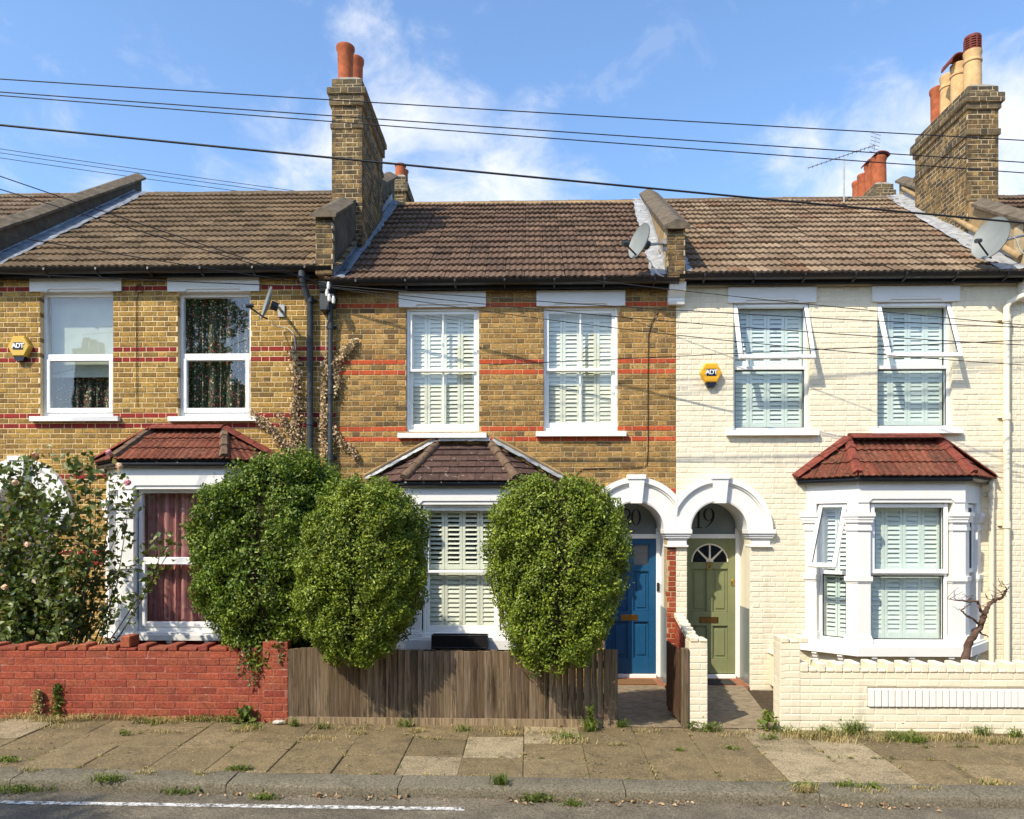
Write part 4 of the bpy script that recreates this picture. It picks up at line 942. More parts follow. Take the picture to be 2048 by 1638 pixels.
lx, lz0 = X(1259, YD), Z(1235, 1259, YD)
def letterbox(df, x, z, w, h, m):
    mb = MB(); ring(mb, x - w / 2, x + w / 2, yl - .008, yl + .004, z - h / 2, z + h / 2, .012, b=.003); mb.cbox(x - w / 2 + .013, x + w / 2 - .013, yl - .005, yl + .003, z - h / 2 + .013, z + h / 2 - .013, .003); mb.build('letterbox', m, df)
letterbox(d20, lx, lz0, .25, .085, m_brass)
MB().tube([(X(1258, YD), yl - .02, Z(1127, 1258, YD)), (X(1258, YD), yl - .035, Z(1133, 1258, YD)), (X(1258, YD), yl - .02, Z(1143, 1258, YD))], [.012, .01, .014], 8).build('door_knocker', m_steel, d20, smooth=60)
MB().cbox(X(1316, YD) - .02, X(1316, YD) + .02, YD - .03, YD - .006, Z(1183, 1316, YD), Z(1165, 1316, YD), .008).build('doorbell', m_black, d20)
d19, yl, zb, zt = door(19, m_green, '19', X(1396, YD) - .06, .295, Z(1056, 1418, YD))
letterbox(d19, X(1418, YD), Z(1240, 1418, YD), .28, .09, m_darkbrass)
# sunburst fanlight in the green door
xc = DX[19]; fz0 = Z(1124, 1418, YD); n = 20; rr = .255
mb = MB(); mb.prism_y([(xc + rr * math.cos(math.pi * i / n), fz0 + rr * .98 * math.sin(math.pi * i / n)) for i in range(n + 1)], yl - .004, yl + .002); mb.build('fanlight_pane', m_blackglass, d19)
mb = MB()
for t in (math.pi * .25, math.pi * .5, math.pi * .75): stroke(mb, [(xc + .05 * math.cos(t), fz0 + .05 * math.sin(t)), (xc + (rr - .002) * math.cos(t), fz0 + (rr - .002) * math.sin(t))], [.03, .022], yl - .012, .012)
mb.prism_y([(xc + .055 * math.cos(math.pi * i / 10), fz0 + .055 * math.sin(math.pi * i / 10)) for i in range(11)], yl - .013, yl + .001)
for i in range(n):
    t0, t1 = math.pi * i / n, math.pi * (i + 1) / n; mb.prism_y([(xc + rr * math.cos(t0), fz0 + rr * math.sin(t0)), (xc + (rr + .02) * math.cos(t0), fz0 + (rr + .02) * math.sin(t0)), (xc + (rr + .02) * math.cos(t1), fz0 + (rr + .02) * math.sin(t1)), (xc + rr * math.cos(t1), fz0 + rr * math.sin(t1))], yl - .01, yl + .001)
mb.build('fanlight_bars', m_creamflat, d19)
kx, kz = X(1418, YD), Z(1127, 1418, YD)
mb = MB(); mb.lathe([(0, -.02), (.03, -.018), (.034, 0), (.02, .012)], (kx, yl - .004, kz), 14, Matrix.Rotation(R(-90), 3, 'X')); mb.tube([(kx + .03 * math.sin(t), yl - .03, kz - .045 - .04 * math.cos(t)) for t in [2 * math.pi * i / 14 for i in range(15)]], .008, 6); mb.build('door_knocker', m_brass, d19, smooth=60)
mb = MB(); lkx = X(1466, YD); mb.cbox(lkx - .022, lkx + .022, yl - .014, yl + .004, Z(1172, 1466, YD), Z(1158, 1466, YD), .008); mb.lathe([(.0, -.022), (.012, -.02), (.012, 0)], (lkx, yl - .006, Z(1165, 1466, YD)), 10, Matrix.Rotation(R(-90), 3, 'X')); mb.build('door_lock', m_brass, d19, smooth=40)
d21, _, _, _ = door(21, m_timberw, '', 0, 0, 0)

# ------------------------------------------------------------ main roofs
xr = {21: (X(262, RY), X(770, RY)), 20: (X(770, RY), X(1292, RY)), 19: (X(1318, RY), X(1812, RY))}
for h, mt in ((21, m_tile21), (20, m_tile20), (19, m_tile19)):
    main_roof(H[h], HX[h][0] + .02, HX[h][1] - .02, xr[h][0], xr[h][1], YE, ZE[h], RY, ZR[h], mt, 17, 15, mmort=m_rendertan if h == 20 else None)
# ------------------------------------------------------------ parapets between the roofs
def roofz(h, y): return ZE[h] + (ZR[h] - ZE[h]) * (y - YE) / (RY - YE)
def parapet(house, xf, xb, zf, zb_, zbase, mside, y0=-.24, y1=RY + .25, t=.12, stones=9, skip=None, cop=None, bricks=None, pier=True):
    sh = lambda y: xf + (xb - xf) * (y - y0) / (y1 - y0); mb = MB()
    ap = lambda y: zf + (zb_ - zf) * (y - y0) / (y1 - y0)
    if pier: ys = (y0 + .1, y1)
    else: ys = (y0, y1)
    low = lambda y: max(zbase, min(roofz(20, y), roofz(21, y), roofz(19, y)) - .25)
    n = 6; yy = [ys[0] + (ys[1] - ys[0]) * i / n for i in range(n + 1)]
    prof = [(y, ap(y) - .09) for y in yy] + [(y, low(y)) for y in yy[::-1]]
    v = [(sh(y) - t, y, z) for y, z in prof] + [(sh(y) + t, y, z) for y, z in prof]; N = len(prof)
    mb.add(v, [list(range(N)), list(range(N, 2 * N))[::-1]] + [[i, N + i, N + (i + 1) % N, (i + 1) % N] for i in range(N)])
    pp = mb.build('parapet', mside, house)
    L = y1 - y0 + .12; ya = y0 - .07
    for i in range(stones):
        a, b = ya + L * i / stones + .004, ya + L * (i + 1) / stones - .004
        if skip and a > skip[0] - .3 and b < skip[1] + .2: continue
        w = .185; dz = random.uniform(-.006, .006)
        sec = [(-w, -.13), (-w, -.085), (-.03, 0), (.03, 0), (w, -.085), (w, -.13)]
        v = [(sh(y) + sx, y, ap(y) + sz + dz) for y in (a, b) for sx, sz in sec]; N = 6
        MB().add(v, [list(range(N)), list(range(N, 2 * N))[::-1]] + [[q, N + q, N + (q + 1) % N, (q + 1) % N] for q in range(N)]).build('coping_stone', cop or m_coping, pp)
    if pier:
        mo = MB(); z1 = zf - .08; sp = brick_rows(((xf, y0), 0), -t, t, zbase, z1, lambda z: [], 0, mo, bond='stretcher', depth=.1, back=.3)
        # bricks turning the corner on both sides
        mo.build('pier_mortar', m_chimmort, pp, recalc=False); place_bricks(sp, [bricks or m_chim], pp, 300, False)
    return pp, sh, ap
zf1, zb1 = Z(414, 648, -.24), Z(331, 772, RY)
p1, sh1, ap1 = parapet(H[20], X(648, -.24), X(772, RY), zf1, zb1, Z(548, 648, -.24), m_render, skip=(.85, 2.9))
zf2, zb2 = Z(437, 1352, -.24), Z(366, 1302, RY)
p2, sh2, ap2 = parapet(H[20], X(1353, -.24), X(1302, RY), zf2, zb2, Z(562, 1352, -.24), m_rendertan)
x0a = X(0, .36); zz0 = Z(440, 0, .36); xb0, zb0 = X(258, RY), Z(335, 258, RY); k = (-.24 - RY - .25) / (.36 - RY - .25)
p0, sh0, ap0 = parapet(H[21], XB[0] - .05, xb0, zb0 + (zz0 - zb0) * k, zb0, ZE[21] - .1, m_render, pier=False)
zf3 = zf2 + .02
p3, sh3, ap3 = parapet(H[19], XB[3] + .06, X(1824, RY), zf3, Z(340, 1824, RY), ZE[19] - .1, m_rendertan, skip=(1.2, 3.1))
# lead and cement flashings where roof meets parapet
def flash(house, h, sh, side, w, m, up=.14, y0=-.22, y1=RY, name='lead_flashing'):
    f = lambda y, dx, dz: (sh(y) + side * (.125 + dx), y, roofz(h, y) + dz)
    a = (f(y0, 0, .075 + up), f(y1, 0, .075 + up)); b = (f(y0, 0.01, .075), f(y1, .01, .075)); c = (f(y0, w, .06), f(y1, w, .055))
    s1 = bent_strip(name, a, b, m, house, .004, 30); bent_strip(name, b, c, m, house, .010, 34)
flash(H[20], 20, sh1, 1, .16, m_lead); flash(H[21], 21, sh1, -1, .05, m_lead, .05)
flash(H[20], 20, sh2, -1, .22, m_leadpale, .1); flash(H[19], 19, sh2, 1, .10, m_leadpale, .1, y1=.6)
flash(H[21], 21, sh0, 1, .30, m_lead, .03); flash(H[19], 19, sh3, -1, .36, m_leadpale, .06)
# tan fillet on the right-hand parapet
f = lambda y, dz: Vector((sh3(y) - .14, y, roofz(19, y) + dz))
MB().tube([f(-.1, .17), f(1.6, .19), f(RY, .2)], .045, 8).build('cement_fillet', m_rendertan, p3, smooth=60)
# corbels under the parapet ends
def corbel(house, xc, z1, z0, w=.115, m=None):
    h = z1 - z0; MB().prism_x([(.0, z0), (-.07, z0), (-.085, z0 + h * .18), (-.075, z0 + h * .3), (-.13, z0 + h * .55), (-.16, z0 + h * .6), (-.185, z0 + h * .8), (-.2, z1), (0, z1)], xc - w, xc + w).build('corbel', m or m_white, house)
corbel(H[20], X(1354, -.12), Z(563, 1354, -.2), Z(607, 1354, -.1)); corbel(H[20], X(655, -.12), Z(562, 655, -.2), Z(612, 655, -.1), .1, m_iron); corbel(H[19], XB[3] + .06, Z(556, 2044, -.2), Z(600, 2044, -.1), .11)

# ------------------------------------------------------------ chimneys
def chimney(house, xc, y0, y1, w, segs, mats, facing, name='chimney_stack', budget=300, core=m_chimmort):
    """segs: (z0, z1, proud, material index)"""
    sp = []; mo = MB()
    for z0, z1, e, mi in segs:
        for fr, u0, u1 in ((((xc, y0), 0), -w / 2 - e, w / 2 + e), (((xc + w / 2, y0), R(90)), -e, y1 - y0 + e), (((xc - w / 2, y1), R(-90)), -e, y1 - y0 + e), (((xc, y1), R(180)), -w / 2 - e, w / 2 + e)):
            s_ = brick_rows(fr, u0, u1, z0, z1, lambda z: [], mi, None, proud=e, depth=.06)
            sp += s_
        mo.box(xc - w / 2 - e + .004, xc + w / 2 + e - .004, y0 - e + .004, y1 + e - .004, z0 + .001, z1 - .001)
    c = mo.build(name, core, house, recalc=False)
    # bricks turned to the street or to the near side come first
    vis = [s for s in sp if abs(s[1]) < .1 or abs(s[1] - R(90 * facing)) < .1]; rest = [s for s in sp if not (abs(s[1]) < .1 or abs(s[1] - R(90 * facing)) < .1)]
    rr = rest; place_bricks(vis, mats, c, budget, False)
    if rr:
        mb = MB()
        for p, a, ww, hh, dd, mi in rr:
            v, f_ = brick_geo(ww, hh, dd, 1); M = Matrix.Translation(p) @ Matrix.Rotation(a, 4, 'Z'); mb.cm = mi; mb.add([M @ Vector(q) for q in v], f_)
        mb.build('rear_brickwork', mats, c, recalc=False, kind='stuff')
    return c
def pot(c, x, y, z, h, r0, r1, m, rim=.02, band=False, name='chimney_pot'):
    pr = [(r0, 0), (r0 * .98, h * .1), ((r0 + r1) / 2, h * .5), (r1, h * .86)]
    if band: pr += [(r1, h * .70), (r1 + .015, h * .72), (r1 + .015, h * .76), (r1, h * .78)]; pr = sorted(pr, key=lambda q: q[1])
    pr += [(r1 + rim, h * .92), (r1 + rim, h * .985), (r1 + rim - .012, h), (r1 - .025, h), (r1 - .03, h * .6)]
    return MB().lathe(pr, (x, y, z), 24).build(name, m, c, smooth=40)
def flaunch(c, x, y0, y1, z, w, m=None):
    v = [(x - w / 2, y0, z), (x + w / 2, y0, z), (x + w / 2, y1, z), (x - w / 2, y1, z), (x - w / 4, y0 + .1, z + .09), (x + w / 4, y0 + .1, z + .09), (x + w / 4, y1 - .1, z + .09), (x - w / 4, y1 - .1, z + .09)]
    MB().add(v, [[0, 1, 5, 4], [1, 2, 6, 5], [2, 3, 7, 6], [3, 0, 4, 7], [4, 5, 6, 7]]).build('flaunching', m or m_cement, c)
cy0, cy1 = 1.06, 2.70; cx = X(694, cy0); zc = lambda py: Z(py, 694, cy0)
segs = [(roofz(20, cy0) - .3, zc(257), 0, 0), (zc(257), zc(247), .02, 1), (zc(247), zc(211), 0, 0), (zc(211), zc(190), .035, 1), (zc(190), zc(178), .065, 1), (zc(178), zc(158), .0, 1)]
c1 = chimney(H[20], cx, cy0, cy1, .485, segs, [m_chim, m_chimcap], 1); flaunch(c1, cx, cy0, cy1, zc(158), .48)
pot(c1, X(691, 1.3), 1.3, zc(156), Z(94, 691, 1.3) - zc(156), .115, .128, m_terra); pot(c1, X(711, 2.0), 2.0, zc(156), Z(118, 711, 2.0) - zc(156), .115, .125, m_terra)
ry0, ry1 = 1.4, 3.0; rx = X(1966, ry0); zd = lambda py: Z(py, 1966, ry0)
segs = [(roofz(19, ry0) - .4, zd(270), 0, 0), (zd(270), zd(258), .025, 1), (zd(258), zd(218), 0, 0), (zd(218), zd(206), .03, 1), (zd(206), zd(188), .065, 1), (zd(188), zd(172), 0, 1)]
c2 = chimney(H[19], rx, ry0, ry1, .49, segs, [m_chim, m_chimcap], -1); flaunch(c2, rx, ry0, ry1, zd(172), .48)
py_ = [1.62, 2.02, 2.42, 2.8]; 
pot(c2, X(1945, 1.62), 1.62, zd(170), Z(104, 1945, 1.62) - zd(170), .135, .125, m_buff, .012, True); pot(c2, X(1918, 2.05), 2.05, zd(170), Z(130, 1918, 2.05) - zd(170), .13, .125, m_buff, .012, True); pot(c2, X(1896, 2.5), 2.5, zd(170), Z(152, 1896, 2.5) - zd(170), .13, .12, m_buff, .012, True); pot(c2, X(1877, 2.88), 2.88, zd(170), Z(178, 1877, 2.88) - zd(170), .125, .13, m_terra)
# louvred cowl and hooded cowl
mb = MB(); bx, by, bz0 = X(1945, 1.62), 1.62, Z(105, 1945, 1.62); hh = Z(77, 1945, 1.62) - bz0
for i in range(6): zz = bz0 + hh * i / 6; mb.lathe([(.085, zz), (.125, zz + .01), (.125, zz + .028), (.085, zz + .034)], (bx, by, 0), 20)
mb.lathe([(.08, bz0), (.08, bz0 + hh)], (bx, by, 0), 16); mb.lathe([(.125, bz0 + hh - .01), (.12, bz0 + hh + .02), (0, bz0 + hh + .03)], (bx, by, 0), 20)
for i in range(8): a = i * math.pi / 4; mb.cbox(bx + .118 * math.cos(a) - .012, bx + .118 * math.cos(a) + .012, by + .118 * math.sin(a) - .012, by + .118 * math.sin(a) + .012, bz0, bz0 + hh, .003)
mb.build('louvred_cowl', m_rust, c2, smooth=35)
def hood(c, x, y, z, r, L, h):
    mb = MB(); n = 12
    for o_, s_ in ((0, 1),):
        pts = [(x + r * math.cos(math.pi * i / n), z + h * math.sin(math.pi * i / n)) for i in range(n + 1)]; pin = [(x + (r - .02) * math.cos(math.pi * i / n), z + (h - .02) * math.sin(math.pi * i / n)) for i in range(n + 1)]
        for i in range(n): mb.prism_y([pts[i], pts[i + 1], pin[i + 1], pin[i]], y - L / 2, y + L / 2)
    mb.build('hooded_cowl', m_rust, c)
hood(c2, X(1912, 2.05), 2.05, Z(135, 1912, 2.05), .17, .3, .17)
# the lower stacks that show over the ridges
def back_stack(label, px0, px1, ptop, Y, pots, L):
    x0, x1 = X(px0, Y), X(px1, Y); zt = Z(ptop, (px0 + px1) / 2, Y); t = thing('rear_chimney', label, 'chimney', ((x0 + x1) / 2, Y, -.3), 'chimneys of the rear extensions')
    w = x1 - x0; xc = (x0 + x1) / 2
    MB().box(x0 - .5, x1 + .5, Y - .3, Y + L + .3, -.3, 5.2).build('rear_wall', m_brick20, t)
    segs = [(5.2, zt - .35, 0, 0), (zt - .35, zt - .14, .04, 1), (zt - .14, zt, 0, 1)]
    c = chimney(t, xc, Y, Y + L, w - .06, segs, [m_chim, m_chimcap], 1 if px0 < 1000 else -1, budget=120); flaunch(c, xc, Y, Y + L, zt, w - .08)
    for i, (ppx, ppt, yy, r) in enumerate(pots): pot(t, X(ppx, yy), yy, zt + .03, Z(ppt, ppx, yy) - zt - .03, r, r * .92, m_terra, .018)
    return t, zt
bs1, _ = back_stack('small sooty chimney with two terracotta pots behind the dark roof ridge', 786, 815, 353, 6.2, [(801, 330, 6.5, .125), (806, 341, 7.1, .125)], 1.2)
bs2, zt2 = back_stack('small chimney with four terracotta pots behind the brown roof ridge', 1745, 1790, 368, 6.2, [(1757, 316, 6.45, .17), (1741, 330, 7.0, .14), (1727, 350, 7.6, .14), (1715, 364, 8.2, .13)], 2.4)
hood(bs2, X(1758, 6.45), 6.45, Z(317, 1758, 6.45), .18, .34, .1); hood(bs2, X(1740, 7.0), 7.0, Z(331, 1740, 7.0), .15, .3, .1)

# ------------------------------------------------------------ drainpipes
def pipe(house, pts, r, m, joints=(), name='drainpipe'):
    o = MB().tube(pts, r, 12).build(name, m, house, smooth=50)
    for p in joints: MB().tube([Vector(p) - Vector((0, 0, .045)), Vector(p) + Vector((0, 0, .045))], r * 1.28, 12).build('pipe_collar', m, o, smooth=50); MB().cbox(p[0] - r * 2.1, p[0] + r * 2.1, .0 if p[1] > -.3 else p[1], p[1] + r, p[2] - .012, p[2] + .012, .003).build('pipe_clip', m, o)
    return o
def PP(px, py, Y): v = PV(px, py, Y); return (v.x, v.y, v.z)
xa, xb_ = X(604, -.2), X(620, -.075)
pipe(H[21], [(xa, -.2, ZE[21] - .05), (xa, -.2, ZE[21] - .14), (xa + .01, -.19, ZE[21] - .2), (xb_ - .02, -.09, ZE[21] - .42), (xb_, -.075, ZE[21] - .5), (xb_, -.075, 0)], .042, m_iron, [(xb_, -.075, Z(602, 620)), (xb_, -.075, Z(845, 620)), (xa, -.2, ZE[21] - .1)])
xa = X(661, -.07); pipe(H[20], [(xa, -.2, ZE[20] - .03), (xa, -.2, ZE[20] - .1), (xa, -.075, ZE[20] - .24), (xa, -.075, ZE[20] - .34), (xa, -.075, 0)], .036, m_iron, [(xa, -.075, Z(655, 661)), (xa, -.075, Z(785, 661)), (xa, -.075, Z(915, 661))])
xa = X(2013, -.07); pipe(H[19], [(X(2060, -.1), -.1, Z(592, 2050)), (X(2035, -.09), -.09, Z(600, 2030)), (xa + .04, -.075, Z(608, 2015)), (xa, -.075, Z(618, 2012)), (xa, -.075, 0)], .042, m_creamflat, [(xa, -.075, Z(640, 2012)), (xa, -.075, Z(835, 2012)), (xa, -.075, Z(1050, 2012))])
xa = X(1983, -.07); pipe(H[19], [(BX[19] + HW + .1, -.1, ze19 - .04), (BX[19] + HW + .12, -.09, ze19 - .14), (xa, -.07, ze19 - .3), (xa, -.07, 0)], .036, m_creamflat, [(xa, -.07, Z(990, 1985))])

# ------------------------------------------------------------ neighbours that show at either end
n22 = thing('terraced_house', 'end sliver of a brown tiled roof beyond the parapet at top left', 'house', (XB[0] - 2.4, 0, 0), 'terrace of houses')
mo = MB(); sp = brick_rows(((0, 0), 0), XB[0] - 2.8, XB[0] - .002, -.25, ZE[21] - .03, lambda z: [], lambda k, zc, u: 1 if any(abs(zc - b) <= .0372 for b in BANDS[21]) else 0, mo, recess=.0052, joint=.0105); wl = mo.build('wall', m_mort21, n22, recalc=False); place_bricks(sp, [m_brick21, m_red21], wl, 1, False)
MB().box(XB[0] - 2.8, XB[0] - .01, .3, 7.6, -.3, ZE[21] - .05).build('inner_wall', m_int, n22)
MB().box(XB[0] - 2.8, XB[0], -.13, .22, ZE[21] - .13, ZE[21] - .03).build('eaves', m_bargrey, n22)
main_roof(n22, XB[0] - 2.7, XB[0] - .05, xb0 - 2.7, xb0 + .0, YE, ZE[21], RY, ZR[21] + .0, m_tile19, 10, 15)
n18 = thing('terraced_house', 'neighbouring cream painted house with a dark roof at the far right edge', 'house', (XB[3] + 2.4, 0, 0), 'terrace of houses')
mo = MB(); sp = brick_rows(((0, 0), 0), XB[3] + .002, XB[3] + 2.6, -.25, ZE[19] - .03, lambda z: [], 0, mo, recess=.005, joint=.008); wl = mo.build('wall', m_creamflat, n18, recalc=False); place_bricks(sp, [m_cream], wl, 150, False)
MB().box(XB[3] + .01, XB[3] + 2.6, .3, 7.6, -.3, ZE[19] - .05).build('inner_wall', m_creamflat, n18)
main_roof(n18, XB[3] + .1, XB[3] + 2.5, X(1830, RY), X(1830, RY) + 2.4, YE, ZE[19], RY, ZR[19], m_tile20, 9, 15)
e = MB(); e.box(XB[3], XB[3] + 2.6, -.13, .22, ZE[19] - .13, ZE[19] - .03); e.build('eaves', m_bargrey, n18)
# ------------------------------------------------------------ shutters and curtains
def W(h, i): return WIN[h][i]
a, b, c, d = W(20, 0); shutter('pale sage louvred shutters behind the upper sash window above the dark bay roof', a + .04, b - .04, c + .06, d - .04, .19, 4, m_sage, 68, group='plantation shutters')
a, b, c, d = W(20, 1); shutter('pale sage louvred shutters behind the upper sash window over the blue door side', a + .04, b - .04, c + .06, d - .04, .19, 4, m_sage, 68, group='plantation shutters')
a, b, c, d = W(19, 0); shutter('mint louvred shutters behind the open window nearest the bright alarm box', a + .03, b - .03, c + .05, d - .04, .20, 4, m_mint, 70, tiers=2, group='plantation shutters')
a, b, c, d = W(19, 1); shutter('mint louvred shutters behind the open window above the mossy red bay roof', a + .03, b - .03, c + .05, d - .04, .20, 4, m_mint, 70, tiers=2, group='plantation shutters')
z = BZ[20]; xc = BX[20]; shutter('pale sage louvred shutters in the bay window between the round bushes', xc - HF + .22, xc + HF - .22, z['st'] + .05, z['head'] - .04, -PR + .22, 4, m_sage, 55, tiers=2, group='plantation shutters', tilts=[68, 34])
z = BZ[19]; xc = BX[19]; shutter('mint louvred shutters in the front of the white bay window', xc - HF + .21, xc + HF - .21, z['st'] + .04, z['head'] - .04, -PR + .22, 4, m_mint, 70, tiers=2, group='plantation shutters')
Ml = Matrix.Translation((xc - HW, 0, 0)) @ Matrix.Rotation(R(-45), 4, 'Z')
shutter('mint louvred shutter in the narrow angled side of the white bay', .17, PR * 1.414 - .17, z['st'] + .04, z['head'] - .04, .2, 2, m_mint, 50, M=Ml, group='plantation shutters')
a, b, c, d = W(21, 1); curtain_obj('dark floral curtains drawn across the upper window beside the drainpipes', a, b, c, d, .24, m_floral, 8, .035, 'curtains')
a, b, c, d = W(21, 0); curtain_obj('dark floral curtain below the pale sky-reflection blind in the upper window at left', a, b, c, d, .34, m_floral, 7, .035, 'curtains')
mb = MB(); zb_ = Z(752, 160, .2); mb.cbox(a + .02, b - .02, .235, .24, zb_, d, .001); mb.cbox(a + .02, b - .02, .225, .25, zb_ - .015, zb_ + .015, .004); tag(mb.build('reflection_blind', m_blind), 'pale blind standing in for the sky reflection in the upper window at left', 'blind')  # pale sheet painted as the sky reflection in the glass
z = BZ[21]; xc = BX[21]; curtain_obj('plum coloured curtains in the bay window behind the rose', xc - HF + .16, xc + HF - .16, z['st'], z['head'], -PR + .26, m_plum, 9, .03, 'curtains')

# ------------------------------------------------------------ front garden walls, fence and gate
t = thing('garden_wall', 'red painted brick front garden wall with toothed coping beside the fence', 'wall', (X(250, YW), YW, gz(X(250, YW))))
xL, xR = X(-420, YW), X(577, YW) - .004; zt_ = Z(1302, 290, YW); zb_ = gz(X(290, YW)) - .12
mo = MB(); sp = brick_rows(((0, YW), 0), xL, xR, zb_, zt_, lambda z: [], 0, mo, bond='stretcher', back=.21, course=.0755, recess=.004, joint=.008)
wl = mo.build('wall_core', m_redmort, t, recalc=False); place_bricks(sp, [m_redwall], wl, 300, False)
# toothed coping: bricks laid across the wall, every other one standing proud
n = int((xR - xL) / .165)
for i in range(n):
    up = (i % 2 == 1); wd_ = .055 if up else .10; x = xL + (i // 2) * .33 + (.1 if not up else .265)
    if x + wd_ > xR - .28: continue
    hgt = .036 + (.03 if up else 0) + random.uniform(-.005, .005)
    mb = MB(); mb.cbox(-wd_ + .004, wd_ - .004, -.006, .215, 0, hgt, .008)
    o = mb.build('coping_brick', m_redcop, t); o.location = (x, YW, zt_ + .001); attach(o, t); o.rotation_euler = (0, random.uniform(-.03, .03), random.uniform(-.02, .02))
mb = MB(); px = X(250, YW); mb.cbox(px - .055, px + .055, YW + .0, YW + .2, zt_ + .035, zt_ + .16, .01); mb.build('upright_brick', m_redcop, t)
mo = MB(); sp = brick_rows(((0, YW - .025), 0), X(527, YW), xR + .002, zb_, Z(1283, 550, YW), lambda z: [], 0, mo, bond='stretcher', back=.26, course=.0755, recess=.004)
mo.build('pier', m_redmort, t, recalc=False); place_bricks(sp, [m_redwall], t, 300, False)

t = thing('garden_wall', 'cream painted brick front garden wall with white upright brick panel', 'wall', (X(1800, YW), YW, gz(X(1800, YW))))
xL, xR = X(1600, YW), X(2380, YW); zt_ = Z(1345, 1800, YW); zb_ = gz(X(1800, YW)) - .12
pz0, pz1 = Z(1414, 1890, YW), Z(1378, 1890, YW); pxa = X(1735, YW)
mo = MB(); sp = brick_rows(((0, YW), 0), xL, xR, zb_, zt_, lambda z: [(pxa, 99)] if pz0 - .02 < z < pz1 + .01 else [], 0, mo, bond='stretcher', back=.21, course=.0765, recess=.0045)
mo.box(pxa, xR, YW + .03, YW + .2, pz0 - .02, pz1 + .02)
wl = mo.build('wall_core', m_creamflat, t, recalc=False); place_bricks(sp, [m_cream], wl, 300, False)
x = pxa + .003
while x < xR:
    o = MB().cbox(.002, .066, YW - .022, YW + .05, pz0, pz1, .007).build('panel_brick', m_white, t); o.location = (x, random.uniform(-.002, .002), 0); attach(o, t); x += .071
n = int((xR - xL) / .0885)
for i in range(n):
    x = xL + (i + .5) * (xR - xL) / n; up = (i % 2 == 0)
    o = MB().cbox(-.042, .042, -.012, .213, 0, .035 + (.065 if up else 0) + random.uniform(-.006, .006), .009).build('coping_brick', m_cream, t); o.location = (x, YW, zt_ + .001); attach(o, t); o.rotation_euler = (0, random.uniform(-.03, .03), random.uniform(-.02, .02))
xa, xb_ = X(1560, YW), X(1600, YW)
mo = MB(); zpt = Z(1286, 1580, YW); sp = brick_rows(((0, YW - .006), 0), xa, xb_, zb_, zpt, lambda z: [], 0, mo, bond='stretcher', back=.22, course=.0765, recess=.0045)
sp += brick_rows(((xa, YW - .006 + .21), R(-90)), 0, .21, zb_, zpt, lambda z: [], 0, None, bond='stretcher', course=.0765, depth=.05, proud=.0)
mo.build('pier', m_creamflat, t, recalc=False); place_bricks(sp, [m_cream], t, 300, False)
for i in range(3): o = MB().cbox(-.045, .045, -.012, .22, 0, .03 + (.03 if i != 1 else 0), .008).build('coping_brick', m_cream, t); o.location = (xa + .05 + i * .1, YW, zpt); attach(o, t)

# low dividing wall between the two paths
t = thing('dividing_wall', 'low brick wall between the two front paths with a cream end pier', 'wall', (X(1396, YW), YW, gz(2)))
xa, xb_ = X(1379, YW), X(1415, YW); zpt = Z(1284, 1397, YW); zb_ = gz(2) - .12
mo = MB(); sp = brick_rows(((0, YW), 0), xa, xb_, zb_, zpt, lambda z: [], 0, mo, bond='stretcher', back=.22, course=.0765, recess=.0045); mo.build('pier', m_creamflat, t, recalc=False); place_bricks(sp, [m_cream], t, 300, False)
for i in range(2): o = MB().cbox(-.045, .045, -.01, .21, 0, .05 - .02 * i, .008).build('coping_brick', m_cream, t); o.location = (xa + .05 + i * .095, YW, zpt); attach(o, t)
x0w = (xa + xb_) / 2 - .06; zend = Z(1252, 1352, -.1)
mo = MB(); spl = []
yy0, yy1 = YW + .2, -.02; 
def topz(y): return zpt - .04 + (zend + .0 - zpt + .04) * (y - yy0) / (yy1 - yy0)
for k, ya in enumerate(np.arange(yy0, yy1 - .05, .225)):
    pass
skx = X(1352) - .02 - x0w
def wx(y): return x0w + skx * (y - yy0) / (yy1 - yy0)
ang = math.atan2(skx, yy1 - yy0); Lw = math.hypot(skx, yy1 - yy0)
fr = ((wx(yy1), yy1), R(-90) - ang)
sp = brick_rows(fr, 0, Lw, zb_, zpt - .05, lambda z: [], 0, mo, bond='stretcher', back=.11, course=.0765)
mo.build('wall_core', m_mort20, t, recalc=False); place_bricks(sp, [m_redbrick], t, 300, False)
n = 14
for i in range(n):
    y = yy0 + (i + .5) * (yy1 - yy0) / n; o = MB().cbox(-.005, .115, -.085, .085, 0, .03 + (.035 if i % 2 else 0), .01).build('coping_brick', m_cream, t); o.location = (wx(y), y, zpt - .049); attach(o, t)

# fence
t = thing('garden_fence', 'weathered vertical board fence in front of the two round bushes', 'fence', (X(900, YW), YW, gz(0)))
xL, xR = X(577, YW) + .004, X(1236, YW); x = xL; i = 0
while x < xR - .05:
    w_ = random.uniform(.058, .082); w_ = min(w_, xR - x); zt_ = Z(1300, 1000, YW) + random.uniform(-.012, .008) + .012 * math.sin(x * 2); zb_ = Z(1437, 900, YW) - .0 - .004 * x
    tilt = .016
    v = [(x, YW - .012, zb_), (x + w_ - .005, YW + .014, zb_), (x + w_ - .005, YW + .022, zb_), (x, YW + .018, zb_)]
    top = [(p[0] + random.uniform(-.003, .003), p[1], zt_) for p in v]
    e_ = random.uniform(-.004, .004); v2 = [(v[0][0], v[0][1] - .012 + e_, v[0][2]), (v[1][0], v[1][1] - .006 + e_, v[1][2])] + v[2:]; t2 = [(top[0][0], top[0][1] - .012 + e_, top[0][2]), (top[1][0], top[1][1] - .006 + e_, top[1][2])] + top[2:]
    mb = MB(); mb.add(v2 + t2, [[0, 1, 2, 3], [4, 7, 6, 5], [0, 4, 5, 1], [1, 5, 6, 2], [2, 6, 7, 3], [3, 7, 4, 0]]); mb.build('board', m_fence, t); x += w_; i += 1
